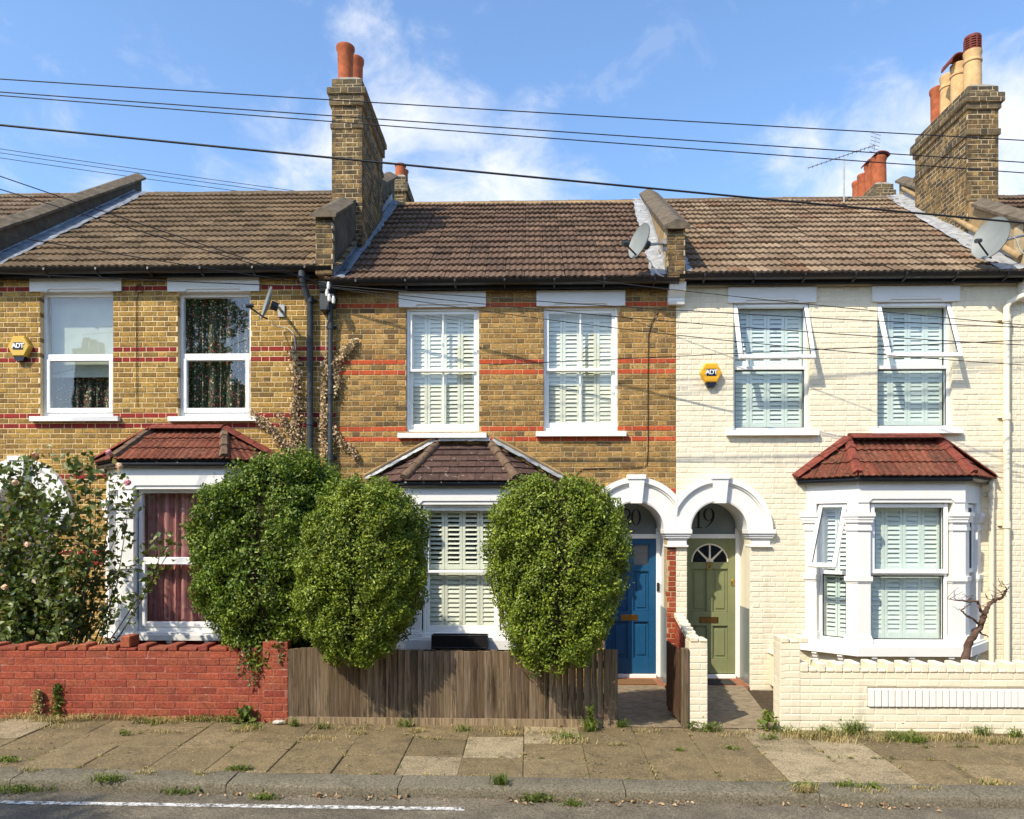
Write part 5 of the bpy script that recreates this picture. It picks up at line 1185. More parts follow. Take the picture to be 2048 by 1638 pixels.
for a, b in ((X(577, YW) + .005, X(905, YW)), (X(905, YW) + .004, X(1234, YW))):
    mb = MB(); zf_ = lambda x: gz(x) - .01
    mb.add([(a, YW - .035, zf_(a)), (b, YW - .035, zf_(b)), (b, YW - .01, zf_(b)), (a, YW - .01, zf_(a)), (a, YW - .035, Z(1436, 900, YW) - .004 * a), (b, YW - .035, Z(1436, 900, YW) - .004 * b), (b, YW - .01, Z(1436, 900, YW) - .004 * b), (a, YW - .01, Z(1436, 900, YW) - .004 * a)], [[0, 1, 5, 4], [1, 2, 6, 5], [2, 3, 7, 6], [3, 0, 4, 7], [4, 5, 6, 7], [0, 3, 2, 1]]); mb.build('gravel_board', m_plinth, t)
for zz in (.28, .62): MB().box(xL, xR, YW + .024, YW + .06, zz, zz + .07).build('rail', m_fence, t)
for x in (xL + .06, 0, xR - .05): MB().cbox(x - .045, x + .045, YW + .03, YW + .12, -.1, .74, .006).build('post', m_fence, t)
MB().cbox(X(1209, YW), X(1235, YW), YW - .03, YW - .014, Z(1441, 1220, YW), Z(1298, 1220, YW), .003).build('end_board', m_fence, t)

# gate standing open against the dividing wall
gx = X(1368, YW) ; zg0 = gz(2) + .01; zg1 = Z(1297, 1368, YW)
t = thing('garden_gate', 'narrow timber gate standing open against the dividing wall', 'gate', (gx, YW + .05, zg0))
MB().cbox(gx - .025, gx + .05, YW - .02, YW + .06, zg0 - .04, zg1 + .0, .006).build('gate_post', m_fence, t)
for i in range(7):
    y = YW + .07 + i * .1; MB().cbox(gx - .045 + skx * .0, gx - .022, y, y + .094, zg0 + .05, zg1 - .03 + random.uniform(-.01, .01), .004).build('board', m_gatewood, t)
for zz in (.2, .55): MB().cbox(gx - .02, gx + .012, YW + .065, YW + .77, zz, zz + .07, .004).build('ledge', m_gatewood, t)

# paths, steps, mats
def path(name, a0, a1, b0, b1, label_z0, label_z1):
    n = 8; v = []
    for i in range(n + 1):
        s_ = i / n; y = YW + .02 + s_ * (YD + .1 - YW); x0, x1 = a0 + (b0 - a0) * s_, a1 + (b1 - a1) * s_; zz = label_z0 + (label_z1 - label_z0) * s_
        v += [(x0, y, zz), (x1, y, zz)]
    o = MB().add(v, [[2 * i, 2 * i + 1, 2 * i + 3, 2 * i + 2] for i in range(n)]).build(name, m_conc, None, recalc=False); return struct(o)
zst = Z(1350, 1400, YD) - .07
path('path', X(1225, YW), X(1372, YW), DX[20] - DHW - .05, DX[20] + DHW + .01, gz(1.5) + .004, zst)
path('path', X(1412, YW), X(1556, YW), DX[19] - DHW - .01, DX[19] + DHW + .01, gz(2.5) + .004, zst)
for h, xx in ((20, DX[20]), (19, DX[19])):
    o = MB().cbox(xx - DHW + .02, xx + DHW - .02, -.02, YD + .02, zst - .05, zst + .03, .008).build('door_step', m_steptile, None); attach(o, H[h])
o = tag(MB().cbox(DX[19] - .33, DX[19] + .25, -.02, .34, zst + .031, zst + .047, .006).build('doormat', m_mat), 'dark doormat on the step of the olive green door', 'doormat')
o = tag(MB().cbox(DX[20] - .36, DX[20] + .3, -.02, .3, zst + .031, zst + .05, .006).build('doormat', plain('coir_doormat', (.20, .11, .05), .98, .4, 60, None, .6, 200, .1)), 'brown coir doormat on the step of the blue door', 'doormat')
v, f_ = brick_geo(.215, .065, .1, 2); o = MB().add(v, f_).box(-.1, .1, .0499, .05, -.03, .03).build('loose_brick', m_redbrick); px_ = PV(1347, 1422, -1.7); o.location = (px_.x, -1.7, gz(2) - .02 + .02); o.rotation_euler = (0, 0, R(70)); tag(o, 'loose red brick lying on the path by the open gate', 'brick')
# meter box beside the cream porch
mx = X(1553, -.1); t = thing('meter_box', 'cream painted meter box low on the cream house wall', 'meter box', (mx, -.1, .1))
zz0, zz1 = Z(1372, 1549, -.1), Z(1308, 1549, -.1)
MB().cbox(mx - .07, mx + .16, -.16, -.002, zz0, zz1, .008).build('case', m_creamflat, t); MB().cbox(mx - .09, mx + .18, -.19, -.0, zz1, zz1 + .025, .006).build('lid', m_creamflat, t); MB().cbox(mx - .055, mx + .145, -.168, -.16, zz0 + .02, zz1 - .02, .004).build('hatch', m_creamflat, t)
# black trough on the bay sill with a stone
t = thing('window_box', 'empty black trough below the bay window shutters behind the fence', 'window box', (X(919, -.72), -.72, Z(1291, 919, -.72)))
xa, xb_ = X(863, -.72), X(976, -.72); za, zb_ = Z(1296, 919, -.72), Z(1270, 919, -.72)
mb = MB(); ring(mb, xa, xb_, -.74, -.72, za, zb_, .012); mb.box(xa, xb_, -.58, -.57, za, zb_); mb.box(xa, xa + .012, -.72, -.58, za, zb_); mb.box(xb_ - .012, xb_, -.72, -.58, za, zb_); mb.box(xa, xb_, -.74, -.57, za - .012, za - .001); mb.box(xa + .012, xb_ - .012, -.735, -.73, za + .012, zb_ - .012); mb.build('trough', m_black, t)
for s_ in (-1, 1): MB().cbox((xa + xb_) / 2 + s_ * .3 - .02, (xa + xb_) / 2 + s_ * .3 + .02, -.7, -PR + .02, za - .06, za - .014, .004).build('bracket', m_black, t)
def rock(name, c, r, m, sq=(1, 1, 1), sub=2, seed=1):
    bm = bmesh.new(); bmesh.ops.create_icosphere(bm, subdivisions=sub, radius=1); rr = random.Random(seed); 
    for v in bm.verts: v.co = Vector((v.co.x * sq[0], v.co.y * sq[1], v.co.z * sq[2])) * r * rr.uniform(.85, 1.12) + Vector(c)
    me = bpy.data.meshes.new(name); bm.to_mesh(me); bm.free(); me.materials.append(m); o = bpy.data.objects.new(name, me); COL.objects.link(o); return o
p = PV(905, 1286, -.66); tag(rock('stone', p, .05, m_pale, (1.3, .8, .8)), 'small pale stone sitting in the black trough', 'stone')
p = PV(558, 1447, YW - .1); tag(rock('stone', (p.x, p.y, pz(p.x, p.y) + .02), .045, m_pale, (1.6, .9, .6), seed=4), 'pinkish stone on the pavement where red wall meets fence', 'stone')

# ------------------------------------------------------------ alarm boxes
def text_mesh(s_, size, m, parent, loc, th=.003, shear=0):
    cu = bpy.data.curves.new('lettering', 'FONT'); cu.body = s_; cu.size = size; cu.extrude = th; cu.align_x = 'CENTER'; cu.align_y = 'CENTER'; cu.offset = size * .028; cu.space_character = .86
    o = bpy.data.objects.new('lettering', cu); COL.objects.link(o); dg = bpy.context.evaluated_depsgraph_get(); me = bpy.data.meshes.new_from_object(o.evaluated_get(dg)); bpy.data.objects.remove(o)
    me.materials.clear(); me.materials.append(m); o = bpy.data.objects.new('lettering', me); COL.objects.link(o); o.location = loc; o.rotation_euler = (R(90), 0, 0); attach(o, parent); return o
def alarm(px, py, w_px, m, label):
    p = PV(px, py, -.09); w_ = w_px / 140 / 2; h_ = w_ * .88; t = thing('alarm_box', label, 'alarm box', (p.x, -.001, p.z), 'burglar alarm boxes')
    hexa = lambda s_: [(p.x + s_ * a, p.z + s_ * b) for a, b in ((-w_, 0), (-w_ * .52, h_), (w_ * .52, h_), (w_, 0), (w_ * .52, -h_), (-w_ * .52, -h_))]
    A_, B_ = hexa(1), hexa(.9); v = [(x, -.002, z) for x, z in A_] + [(x, -.07, z) for x, z in A_] + [(x, -.088, z) for x, z in B_]
    f = [list(range(12, 18))] + [[k * 6 + i, k * 6 + (i + 1) % 6, (k + 1) * 6 + (i + 1) % 6, (k + 1) * 6 + i] for k in (0, 1) for i in range(6)]
    MB().add(v, f).build('cover', m, t)
    MB().prism_y([(p.x - w_ * .5, p.z - h_ * 1.0), (p.x + w_ * .5, p.z - h_ * 1.0), (p.x + w_ * .34, p.z - h_ * 1.42), (p.x - w_ * .34, p.z - h_ * 1.42)], -.07, -.004).build('strobe', m_navy, t)
    MB().cbox(p.x - w_ * .44, p.x + w_ * .44, -.091, -.0885, p.z - h_ * .36, p.z + h_ * .38, .001).build('badge', m_navy, t)
    text_mesh('ADT', w_ * .58, m_paper, t, (p.x, -.094, p.z + .004), .002)
alarm(36, 692, 46, m_yellowd, 'faded yellow hexagonal alarm box on the stock brick wall'); alarm(1423, 745, 43, m_yellow, 'bright orange yellow hexagonal alarm box on the cream wall')

# ------------------------------------------------------------ satellite dishes
FACE = Vector((-.84, -.46, .26)).normalized()
def dish(pc, r, mount, label, face=FACE, cable=None):
    c = Vector(pc); mnt = Vector(mount); t = thing('satellite_dish', label, 'satellite dish', mnt, 'satellite dishes')
    q = face.to_track_quat('Z', 'Y').to_matrix(); prof = [(r * i / 8, .20 * r * (i / 8) ** 2) for i in range(9)]
    pr = [(x, z) for x, z in prof] + [(r + .006, .20 * r + .004), (r + .004, .2 * r - .014)] + [(x, z - .012) for x, z in prof[::-1]]
    S_ = Matrix.Diagonal((.92, 1.08, 1)); MB().lathe(pr, c, 36, q @ S_).build('reflector', m_dish, t, smooth=50)
    upv = q @ Vector((0, 1, 0)); upv = upv if upv.z > 0 else -upv
    low = c - upv * r * .95 + face * .02; tip = c + face * r * 1.15 - upv * r * .62
    arm = MB().tube([low - face * .06, low, tip], .012, 8).build('arm', m_black, t)
    MB().tube([tip - (tip - c).normalized() * -.03, tip + (c - tip).normalized() * .07], [.03, .028], 12).build('receiver', m_iron, t, smooth=50)
    hub = c - face * .03; MB().tube([hub, hub - face * .09], .06, 10).build('clamp', m_iron, t)
    MB().tube([hub - face * .07, (hub - face * .07).lerp(mnt, .55) + Vector((0, 0, .02)), mnt], .02, 8).build('mount_arm', m_steel, t)
    MB().cbox(mnt.x - .05, mnt.x + .05, mnt.y - .012, mnt.y + .008, mnt.z - .09, mnt.z + .09, .004).build('wall_plate', m_steel, t)
    if cable: MB().tube(cable, .007, 6).build('coaxial_cable', m_wirew, t, smooth=60)
    return t
pc = PV(538, 608, -.48); mt = PV(563, 622, -.012)
cab = [pc - FACE * .05 + Vector((0, 0, -.2)), PV(545, 650, -.2), PV(560, 655, -.05), PV(575, 656, -.02), PV(588, 668, -.02), PV(591, 695, -.02), PV(592, 760, -.02), PV(592, 900, -.02)]
dish(pc, .215, mt, 'edge-on satellite dish fixed beside the floral curtained window', cable=cab)
tip = pc + FACE * .25; 
pc = PV(1283, 484, -.4); mt = Vector((sh2(-.14) - .13, -.14, Z(490, 1330, -.14)))
dish(pc, .225, mt, 'grey satellite dish over the dark roof beside the tan parapet', cable=[pc - FACE * .06 + Vector((0, 0, -.17)), PV(1302, 525, -.3), PV(1308, 538, -.3), PV(1318, 550, -.28), PV(1328, 553, -.27)])
pc = PV(1985, 479, -.35); mt = Vector((sh3(-.2) - .0, -.246, Z(470, 2035, -.2)))
dish(pc, .27, mt, 'large grey satellite dish at the foot of the tall chimney', cable=[pc - FACE * .06, PV(2020, 470, -.3), PV(2032, 478, -.3), PV(2040, 500, -.3), PV(2060, 520, -.3)])

# ------------------------------------------------------------ television aerial
bp = PV(1688, 396, RY - .3); t = thing('television_aerial', 'rake-like television aerial on a pole above the brown roof ridge', 'aerial', bp)
top = PV(1688, 317, RY - .3); MB().tube([bp + Vector((0, 0, -.3)), top], .016, 8).build('pole', m_steel, t)
a, b = PV(1616, 336, RY - .8), PV(1750, 290, RY + .2); MB().tube([a, b], .008, 6).build('boom', m_steel, t)
dirb = (b - a).normalized(); cr = dirb.cross(Vector((0, .5, 1))).normalized(); cr = Vector((.25, .35, .9)).cross(dirb).normalized()
for i in range(16):
    p = a.lerp(b, i / 15.5); cv = Vector((.32, .9, .12)).normalized() * (.05 + .003 * i); up = Vector((0, 0, .028))
    MB().tube([p - cv, p + cv], .005, 5).build('element', m_steel, t)
    MB().tube([p - up, p + up], .005, 5).build('element', m_steel, t)
rb = PV(1748, 305, RY + .2); rt = PV(1752, 268, RY + .2); MB().tube([rb, rt], .007, 6).build('reflector_post', m_steel, t)
for i in range(6): p = rb.lerp(rt, i / 5); MB().tube([p - Vector((.1, .02, -.02)), p + Vector((.1, .02, -.02))], .005, 5).build('element', m_steel, t)

# ------------------------------------------------------------ overhead and wall cables
def cable(label, pts, r, m=None, n=40, sag=0, group='overhead cables', name='overhead_cable'):
    pts = [Vector(p) for p in pts]; out = []
    if len(pts) == 2:
        for i in range(n + 1): s_ = i / n; p = pts[0].lerp(pts[1], s_); p.z -= sag * 4 * s_ * (1 - s_); out.append(p)
    else: out = pts
    return tag(MB().tube(out, r, 6).build(name, m or m_wire, None, smooth=80), label, 'cable', group)
def span(label, p0, p1, Y0, Y1, r, sag=.03, ext=.25, m=None):
    a, b = PV(*p0, Y0), PV(*p1, Y1); d = b - a; cable(label, [a - d * ext, b + d * ext], r, m, 60, sag)
span('topmost thin black cable crossing the sky and both tall chimneys', (0, 155), (2048, 278), -2.6, -1.6, .006)
span('upper of two close parallel cables crossing the sky at mid height', (0, 181), (2048, 322), -2.4, -1.5, .006)
span('lower of two close parallel cables crossing the sky at mid height', (0, 188), (2048, 343), -2.2, -1.5, .006)
span('thick twisted black cable sagging across chimney and roofs', (0, 247), (2048, 443), -2.6, -1.8, .0115)
span('highest of the thin wires rising above the roof ridge at left', (0, 297), (640, 388), 5.0, 6.5, .006, .02, .12)
span('second of the thin wires above the roof ridge at left', (0, 305), (560, 384), 5.0, 6.5, .006, .02, .12)
span('lowest of the thin wires above the roof ridge at left', (0, 315), (480, 382), 5.0, 6.5, .006, .02, .12)
br = PV(655, 572, -.22)
def to_bracket(label, px, py, Y, r=.0055, sag=.08):
    a = PV(px, py, Y); d = br - a; cable(label, [a - d * 1.4, br + Vector((random.uniform(-.03, .03), 0, random.uniform(-.04, .03)))], r, None, 50, sag)
to_bracket('dropwire starting highest at the left edge and running down to the corner bracket', 0, 340, -2.6); to_bracket('dropwire crossing the parapet and tan roof down to the corner bracket', 0, 366, -2.5)
to_bracket('dropwire crossing the lower tan roof above the gutter to the corner bracket', 0, 455, -2.3); to_bracket('dropwire running just below the left gutter to the corner bracket', 0, 541, -2.2, .006, .02)
span('wire from the corner bracket falling across both sash windows to the cream wall', (655, 573), (2048, 690), -.22, -1.2, .0055, .08, .0)
span('wire crossing the tops of the sash windows to the open casements', (655, 570), (2048, 655), -.22, -1.4, .0055, .05, .0)
span('wire slanting down from the dark gutter across the cream lintels', (1180, 560), (2048, 650), -.24, -1.3, .005, .02, .0)
span('lowest wire falling from the corner bracket to mid height on the cream wall', (655, 574), (2048, 730), -.22, -1.0, .005, .12, .0)
span('wire rising to the right edge over the cream wall beside the open casements', (1150, 722), (2048, 680), -.9, -1.1, .005, -.0, .2)
# brown cable clipped to the brick above the blue door
cp = [PV(1320, 617, -.012), PV(1303, 645, -.012), PV(1297, 670, -.012), PV(1296, 760, -.012), PV(1296, 900, -.012), PV(1294, 928, -.012), PV(1285, 935, -.012), PV(1220, 936, -.012), PV(1165, 938, -.012), PV(1153, 948, -.012), PV(1151, 980, -.012)]
cable('brown cable clipped to brickwork from the gutter down towards the blue door', cp, .006, m_wirebrown, group=None, name='wall_cable')
cable('thin white cable running down the wall between the two drainpipes', [PV(652, 590, -.03), PV(652, 700, -.02), PV(651, 830, -.02), PV(650, 960, -.02)], .006, m_wirew, group=None, name='wall_cable')
cable('vertical brown cable down the stock brick between the two upper windows', [PV(277, 588, -.012), PV(273, 600, -.012), PV(273, 700, -.012), PV(274, 812, -.012)], .005, m_wirebrown, group=None, name='wall_cable')
mb = MB(); p = PV(278, 578, -.02); mb.tube([p + Vector((.055 * math.cos(t_), 0, .055 * math.sin(t_))) for t_ in [2 * math.pi * i / 18 for i in range(19)]], .008, 6); tag(mb.build('wall_tie_ring', m_rust, None, smooth=60), 'small rusty iron ring fixed high between the two upper windows', 'ring')
# white insulators and box at the corner bracket
t = thing('cable_bracket', 'cluster of white insulators and dark box where wires meet between the drainpipes', 'bracket', (br.x, -.002, br.z - .15))
MB().cbox(br.x - .13, br.x + .01, -.16, -.004, br.z - .32, br.z - .08, .01).build('junction_box', m_iron, t)
for dx, dz in ((.02, -.0), (.03, -.17), (.09, -.2), (-.0, -.1)): MB().tube([(br.x + dx, -.24, br.z + dz - .05), (br.x + dx, -.24, br.z + dz), (br.x + dx, -.24, br.z + dz + .05)], [.02, .028, .016], 8).build('insulator', m_wirew, t, smooth=60)
MB().cbox(br.x + .0, br.x + .1, -.25, -.02, br.z - .15, br.z - .12, .004).build('arm', m_iron, t)
# ------------------------------------------------------------ plants
def leaves(Pn, Nn, size, aspect=.5, up=None, fold=.25, rs=rng):
    """two-triangle folded leaves at points Pn facing Nn"""
    n = len(Pn); t = rs.normal(size=(n, 3)) if up is None else up + rs.normal(size=(n, 3)) * .6
    t -= Nn * (t * Nn).sum(1, keepdims=True); t /= np.linalg.norm(t, axis=1, keepdims=True) + 1e-9
    s = np.cross(Nn, t); L = (size * rs.uniform(.7, 1.25, n))[:, None]
    a = Pn - t * L * .5; b = Pn + t * L * .5; mid = Pn - t * L * .05
    l = mid + s * L * aspect * .5 + Nn * L * fold * .5; r = mid - s * L * aspect * .5 + Nn * L * fold * .5
    b = b - Nn * L * .12
    V = np.stack([a, l, b, r], 1).reshape(-1, 3); i = np.arange(n)[:, None] * 4
    Fc = np.concatenate([i + np.array([[0, 2, 1]]), i + np.array([[0, 3, 2]])], 1).reshape(-1, 3)
    return V, Fc
def bush(label, rows, Y, hd, nleaf, m, size=.036, name='privet_bush', lump=.05, dx=0, seed=1):
    """rows: (py, px left, px right) of the outline, the bush standing at depth Y with half depth hd"""
    rs = np.random.default_rng(seed); zs, cx, hw = [], [], []
    for py, a, b in rows: zs.append(Z(py, (a + b) / 2, Y)); cx.append((X(a, Y) + X(b, Y)) / 2); hw.append((X(b, Y) - X(a, Y)) / 2)
    zs, cx, hw = map(np.array, (zs[::-1], cx[::-1], hw[::-1])); mx = hw.max()
    zb, zt = zs[0], zs[-1]; t = thing(name, label, 'bush', (float(cx[0]), Y, gz(float(cx[0])) - .05), 'privet bushes')
    ph = rs.uniform(0, 6.28, (14, 3)); fq = rs.uniform(2.5, 9, (14, 3)); am = rs.uniform(.3, 1, 14)
    def lumps(p): return (np.sin(p[:, None, :] * fq[None] + ph[None]).prod(2) * am[None]).sum(1)
    ph2 = rs.uniform(0, 6.28, (10, 3)); fq2 = rs.uniform(9, 26, (10, 3))
    def tufts(p): return np.clip((np.sin(p[:, None, :] * fq2[None] + ph2[None]).prod(2)).sum(1) * .9, -1.2, 1.2)
    def shell(n, inset):
        u = rs.uniform(0, 1, n); z = zb + (zt - zb) * u; th = rs.uniform(0, 2 * np.pi, n); w = np.interp(z, zs, hw); c = np.interp(z, zs, cx)
        f = w / mx
        e = .66
        ct, st = np.cos(th), np.sin(th); ct = np.sign(ct) * np.abs(ct) ** e; st = np.sign(st) * np.abs(st) ** e
        p = np.stack([c + ct * w, Y + st * hd * f ** .45, z], 1)
        dz = .02; sl = (np.interp(z + dz, zs, hw) - np.interp(z - dz, zs, hw)) / (2 * dz)
        nrm = np.stack([ct, st, -sl], 1); nrm /= np.linalg.norm(nrm, axis=1, keepdims=True)
        p += nrm * (lumps(p) * lump + tufts(p) * .045 - inset(n))[:, None]
        wt = w * np.sqrt(1 + sl ** 2); keep = rs.uniform(0, wt.max(), n) < wt
        return p[keep], nrm[keep]
    for part, frac, ins, sz, orr in (('foliage', .55, lambda n: np.abs(rs.normal(0, .035, n)) - .012 - .04 * (rs.uniform(0, 1, n) < .12) * rs.uniform(0, 1, n), 1.0, 1.0), ('inner_foliage', .6, lambda n: rs.uniform(.06, .14, n), 1.1, .9)):
        p, nrm = shell(int(nleaf * frac), ins)
        front = (p[:, 1] < Y + hd * .5) | (rs.uniform(0, 1, len(p)) < .3); p, nrm = p[front], nrm[front]
        q = nrm + rs.normal(size=p.shape) * orr + np.array([0, -.1, .2]); q /= np.linalg.norm(q, axis=1, keepdims=True)
        V, Fc = leaves(p, q, size * sz, .52, up=nrm * .5 + np.array([0, 0, .5]), rs=rs); np_mesh(part, V, Fc, m, t)
    # shoots that stick out of the clipped outline
    ns = int(nleaf / 260); p2, n2 = shell(ns * 3, lambda n: np.zeros(n)); p2, n2 = p2[:ns], n2[:ns]; PP_, NN_ = [], []
    for a, b in zip(p2, n2):
        d = b * .6 + np.array([0, 0, .8]) + rs.normal(size=3) * .25; d /= np.linalg.norm(d); L = rs.uniform(.03, .10) + (rs.uniform(.05, .13) if rs.uniform() < .12 else 0)
        for k in range(7): PP_.append(a + d * L * k / 6 + rs.normal(size=3) * .008); w_ = rs.normal(size=3) + b * .5; NN_.append(w_ / np.linalg.norm(w_))
    V, Fc = leaves(np.array(PP_), np.array(NN_), size * .95, .45, rs=rs); np_mesh('new_shoots', V, Fc, m, t)
    # closed dark hull: shade between the leaves put into its twig-brown colour
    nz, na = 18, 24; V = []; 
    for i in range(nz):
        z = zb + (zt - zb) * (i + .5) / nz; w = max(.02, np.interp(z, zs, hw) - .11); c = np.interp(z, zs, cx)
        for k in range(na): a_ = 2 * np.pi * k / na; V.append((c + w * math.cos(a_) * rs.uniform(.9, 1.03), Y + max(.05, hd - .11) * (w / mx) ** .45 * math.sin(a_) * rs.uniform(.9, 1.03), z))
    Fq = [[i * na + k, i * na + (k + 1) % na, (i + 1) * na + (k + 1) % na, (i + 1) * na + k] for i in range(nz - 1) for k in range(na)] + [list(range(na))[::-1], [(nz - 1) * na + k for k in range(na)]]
    MB().add(V, Fq).build('inner_shade_core', m_shadecore, t)
    for k in range(5):
        x = float(cx[1]) + rs.uniform(-.15, .15); y_ = max(Y, YW + .3); MB().tube([(x, y_ + rs.uniform(0, .15), gz(x) - .3), (x + rs.uniform(-.05, .05), y_, (zb + .3)), (x + rs.uniform(-.2, .2), y_, zb + .8)], [.025, .02, .012], 6).build('stem', m_bark, t)
    return t
bush('large spreading privet bush behind the red wall beside the drainpipes', [(916, 560, 600), (928, 520, 640), (950, 472, 668), (985, 430, 690), (1040, 408, 700), (1110, 398, 700), (1170, 400, 695), (1225, 425, 680), (1270, 455, 668), (1305, 490, 640), (1318, 530, 610)], -2.15, .62, 80000, m_privet, .044, lump=.06, seed=3)
bush('rounded clipped privet bush left of the bay window overhanging the fence', [(962, 715, 760), (975, 685, 795), (1000, 652, 818), (1045, 624, 840), (1100, 612, 847), (1160, 612, 845), (1215, 618, 832), (1262, 630, 812), (1295, 648, 786), (1312, 668, 762), (1322, 690, 738)], -2.7, .58, 86000, m_privet2, .035, lump=.028, seed=5)
bush('rounded clipped privet bush right of the bay window in front of the blue door', [(958, 1085, 1145), (968, 1045, 1180), (990, 1012, 1212), (1030, 988, 1240), (1085, 982, 1247), (1150, 988, 1238), (1210, 998, 1228), (1265, 1014, 1212), (1300, 1030, 1192), (1318, 1044, 1172), (1330, 1068, 1145)], -2.7, .6, 92000, m_privet2, .035, lump=.026, seed=8)

def branchy(base, tips, rs, r0=.012, wob=.08, nseg=7):
    out = []
    for tp in tips:
        b = np.array(base) + rs.normal(size=3) * np.array([.08, .06, 0]); tp = np.array(tp); pts = []; off = rs.normal(size=3) * wob
        for i in range(nseg + 1):
            s_ = i / nseg; pts.append(b + (tp - b) * s_ + off * math.sin(math.pi * s_) + rs.normal(size=3) * .012)
        out.append((pts, [r0 * (1 - .8 * i / nseg) for i in range(nseg + 1)]))
    return out
# rambling rose
rs = np.random.default_rng(21); YR = -1.75
t = thing('rose_bush', 'tall rambling rose bush with a few faded blooms behind the red wall', 'bush', (X(140, YR), YR, gz(-6)))
tipspx = [(20, 940), (70, 915), (35, 985), (150, 925), (185, 915), (225, 930), (245, 945), (110, 990), (0, 1030), (60, 1050), (190, 985), (255, 1010), (275, 985), (130, 1050), (215, 1060), (30, 1100), (90, 1110), (160, 1110), (235, 1120), (45, 1160), (120, 1170), (200, 1160), (15, 1180), (330, 1075), (370, 1050), (300, 1100), (75, 1220), (150, 1215), (210, 1215), (255, 1190), (-30, 1000), (-40, 1090), (20, 1230)]
tips = [PV(a, b, YR + rs.uniform(-.35, .25)) for a, b in tipspx]; st = branchy((X(120, YR), YR, gz(-6) - .05), tips, rs, .013, .12)
LP, LN = [], []
for k, (pts, rr) in enumerate(st):
    MB().tube(pts, rr, 6).build('stem', m_stem, t, smooth=60)
    heavy = tipspx[k][0] < 175
    for q in range(300 if heavy else 52):
        s_ = 1 - rs.uniform(0, 1) ** 1.6 * (.62 if heavy else .5); i = min(int(s_ * 7), 6); p = np.array(pts[i]) + (np.array(pts[i + 1]) - np.array(pts[i])) * (s_ * 7 - i)
        c = p + rs.normal(size=3) * np.array([.085, .08, .075]) * (1 if heavy else .7); n_ = rs.normal(size=3) + np.array([0, -.5, .6])
        LP.append(c); LN.append(n_ / np.linalg.norm(n_))
V, Fc = leaves(np.array(LP), np.array(LN), .085, .66, rs=rs); np_mesh('foliage', V, Fc, m_rose, t)
for a, b, m in ((70, 910, m_peach), (217, 905, m_pink), (255, 965, m_pink), (163, 944, m_peach), (10, 1175, m_peach), (55, 1090, m_peach), (238, 932, m_peach), (30, 965, m_peach)):
    p = PV(a, b, YR - .3); mb = MB()
    for k in range(22):
        d = Vector(rs.normal(size=3)).normalized(); c = p + d * .028; u_ = d.orthogonal().normalized(); w_ = d.cross(u_); s_ = .02
        mb.add([c - u_ * s_ - w_ * s_ * .6, c + u_ * s_ - w_ * s_, c + u_ * s_ * .7 + w_ * s_ + d * .008, c - u_ * s_ + w_ * s_ * .8], [[0, 1, 2, 3]])
    mb.build('bloom', m, t, recalc=False)
# withered creeper up the wall by the drainpipes
rs = np.random.default_rng(31)
def creeper(label, paths, dens, spread):
    b = PV(*paths[0][0], -.03); t = thing('withered_creeper', label, 'creeper', b, 'withered creepers'); LP, LN = [], []
    for path in paths:
        pts = [PV(px + rs.uniform(-2, 2), py, -.03) for px, py in path]; MB().tube(pts, .006, 5).build('stem', m_bark, t)
        for a, c in zip(pts[:-1], pts[1:]):
            L = (c - a).length
            for q in range(int(L * dens)):
                p = a.lerp(c, rs.uniform(0, 1)); LP.append(np.array(p) + rs.normal(size=3) * np.array([spread, .0, spread * .8]) + np.array([0, -abs(rs.normal(0, .03)), 0])); n_ = rs.normal(size=3) * .8 + np.array([-.2, -1, .2]); LN.append(n_ / np.linalg.norm(n_))
    V, Fc = leaves(np.array(LP), np.array(LN), .045, .7, fold=.5, rs=rs); np_mesh('dead_leaves', V, Fc, m_creeper, t)
creeper('withered beige creeper climbing the wall left of the drainpipes', [[(585, 920), (588, 880), (590, 840), (594, 790), (592, 740), (590, 700)], [(580, 900), (560, 880), (540, 855), (520, 842), (505, 825)], [(585, 870), (575, 850), (560, 830)], [(600, 900), (592, 860)]], 430, .04)
creeper('withered beige creeper climbing between and around the two drainpipes', [[(652, 930), (650, 870), (651, 800), (652, 750), (655, 715)], [(662, 850), (680, 885), (700, 895), (712, 915)], [(668, 740), (690, 705), (712, 680)], [(668, 715), (675, 760), (670, 790)]], 400, .03)
# bare twisted small tree by the white bay
rs = np.random.default_rng(5); YT = -1.6
t = thing('bare_tree', 'small bare twisted tree standing before the white bay window', 'tree', PV(1932, 1338, YT))
def limb(path, r0, r1, name='limb'):
    pts = [PV(a, b, YT + c) for a, b, c in path]; fine = []
    for i in range(len(pts) - 1):
        for k in range(4): fine.append(pts[i].lerp(pts[i + 1], k / 4) + Vector(rs.normal(size=3) * .008))
    fine.append(pts[-1]); n = len(fine); MB().tube(fine, [(r0 + (r1 - r0) * i / (n - 1)) * rs.uniform(.85, 1.15) for i in range(n)], 8).build(name, m_bark, t, smooth=60)
limb([(1932, 1400, 0), (1930, 1330, 0), (1935, 1290, .05), (1950, 1268, 0), (1963, 1250, 0), (1968, 1232, -.05), (1975, 1215, -.05)], .05, .028, 'trunk')
limb([(1975, 1215, -.05), (1985, 1203, 0), (2000, 1198, .05), (2008, 1190, .05), (2014, 1178, .05)], .024, .012); limb([(1970, 1230, -.05), (1960, 1215, -.1), (1955, 1203, -.1), (1935, 1202, -.15), (1912, 1200, -.2)], .018, .008); limb([(1964, 1250, 0), (1945, 1238, -.1), (1930, 1228, -.15), (1922, 1222, -.15)], .016, .008); limb([(1955, 1262, 0), (1968, 1268, .0), (1976, 1274, 0)], .014, .006)
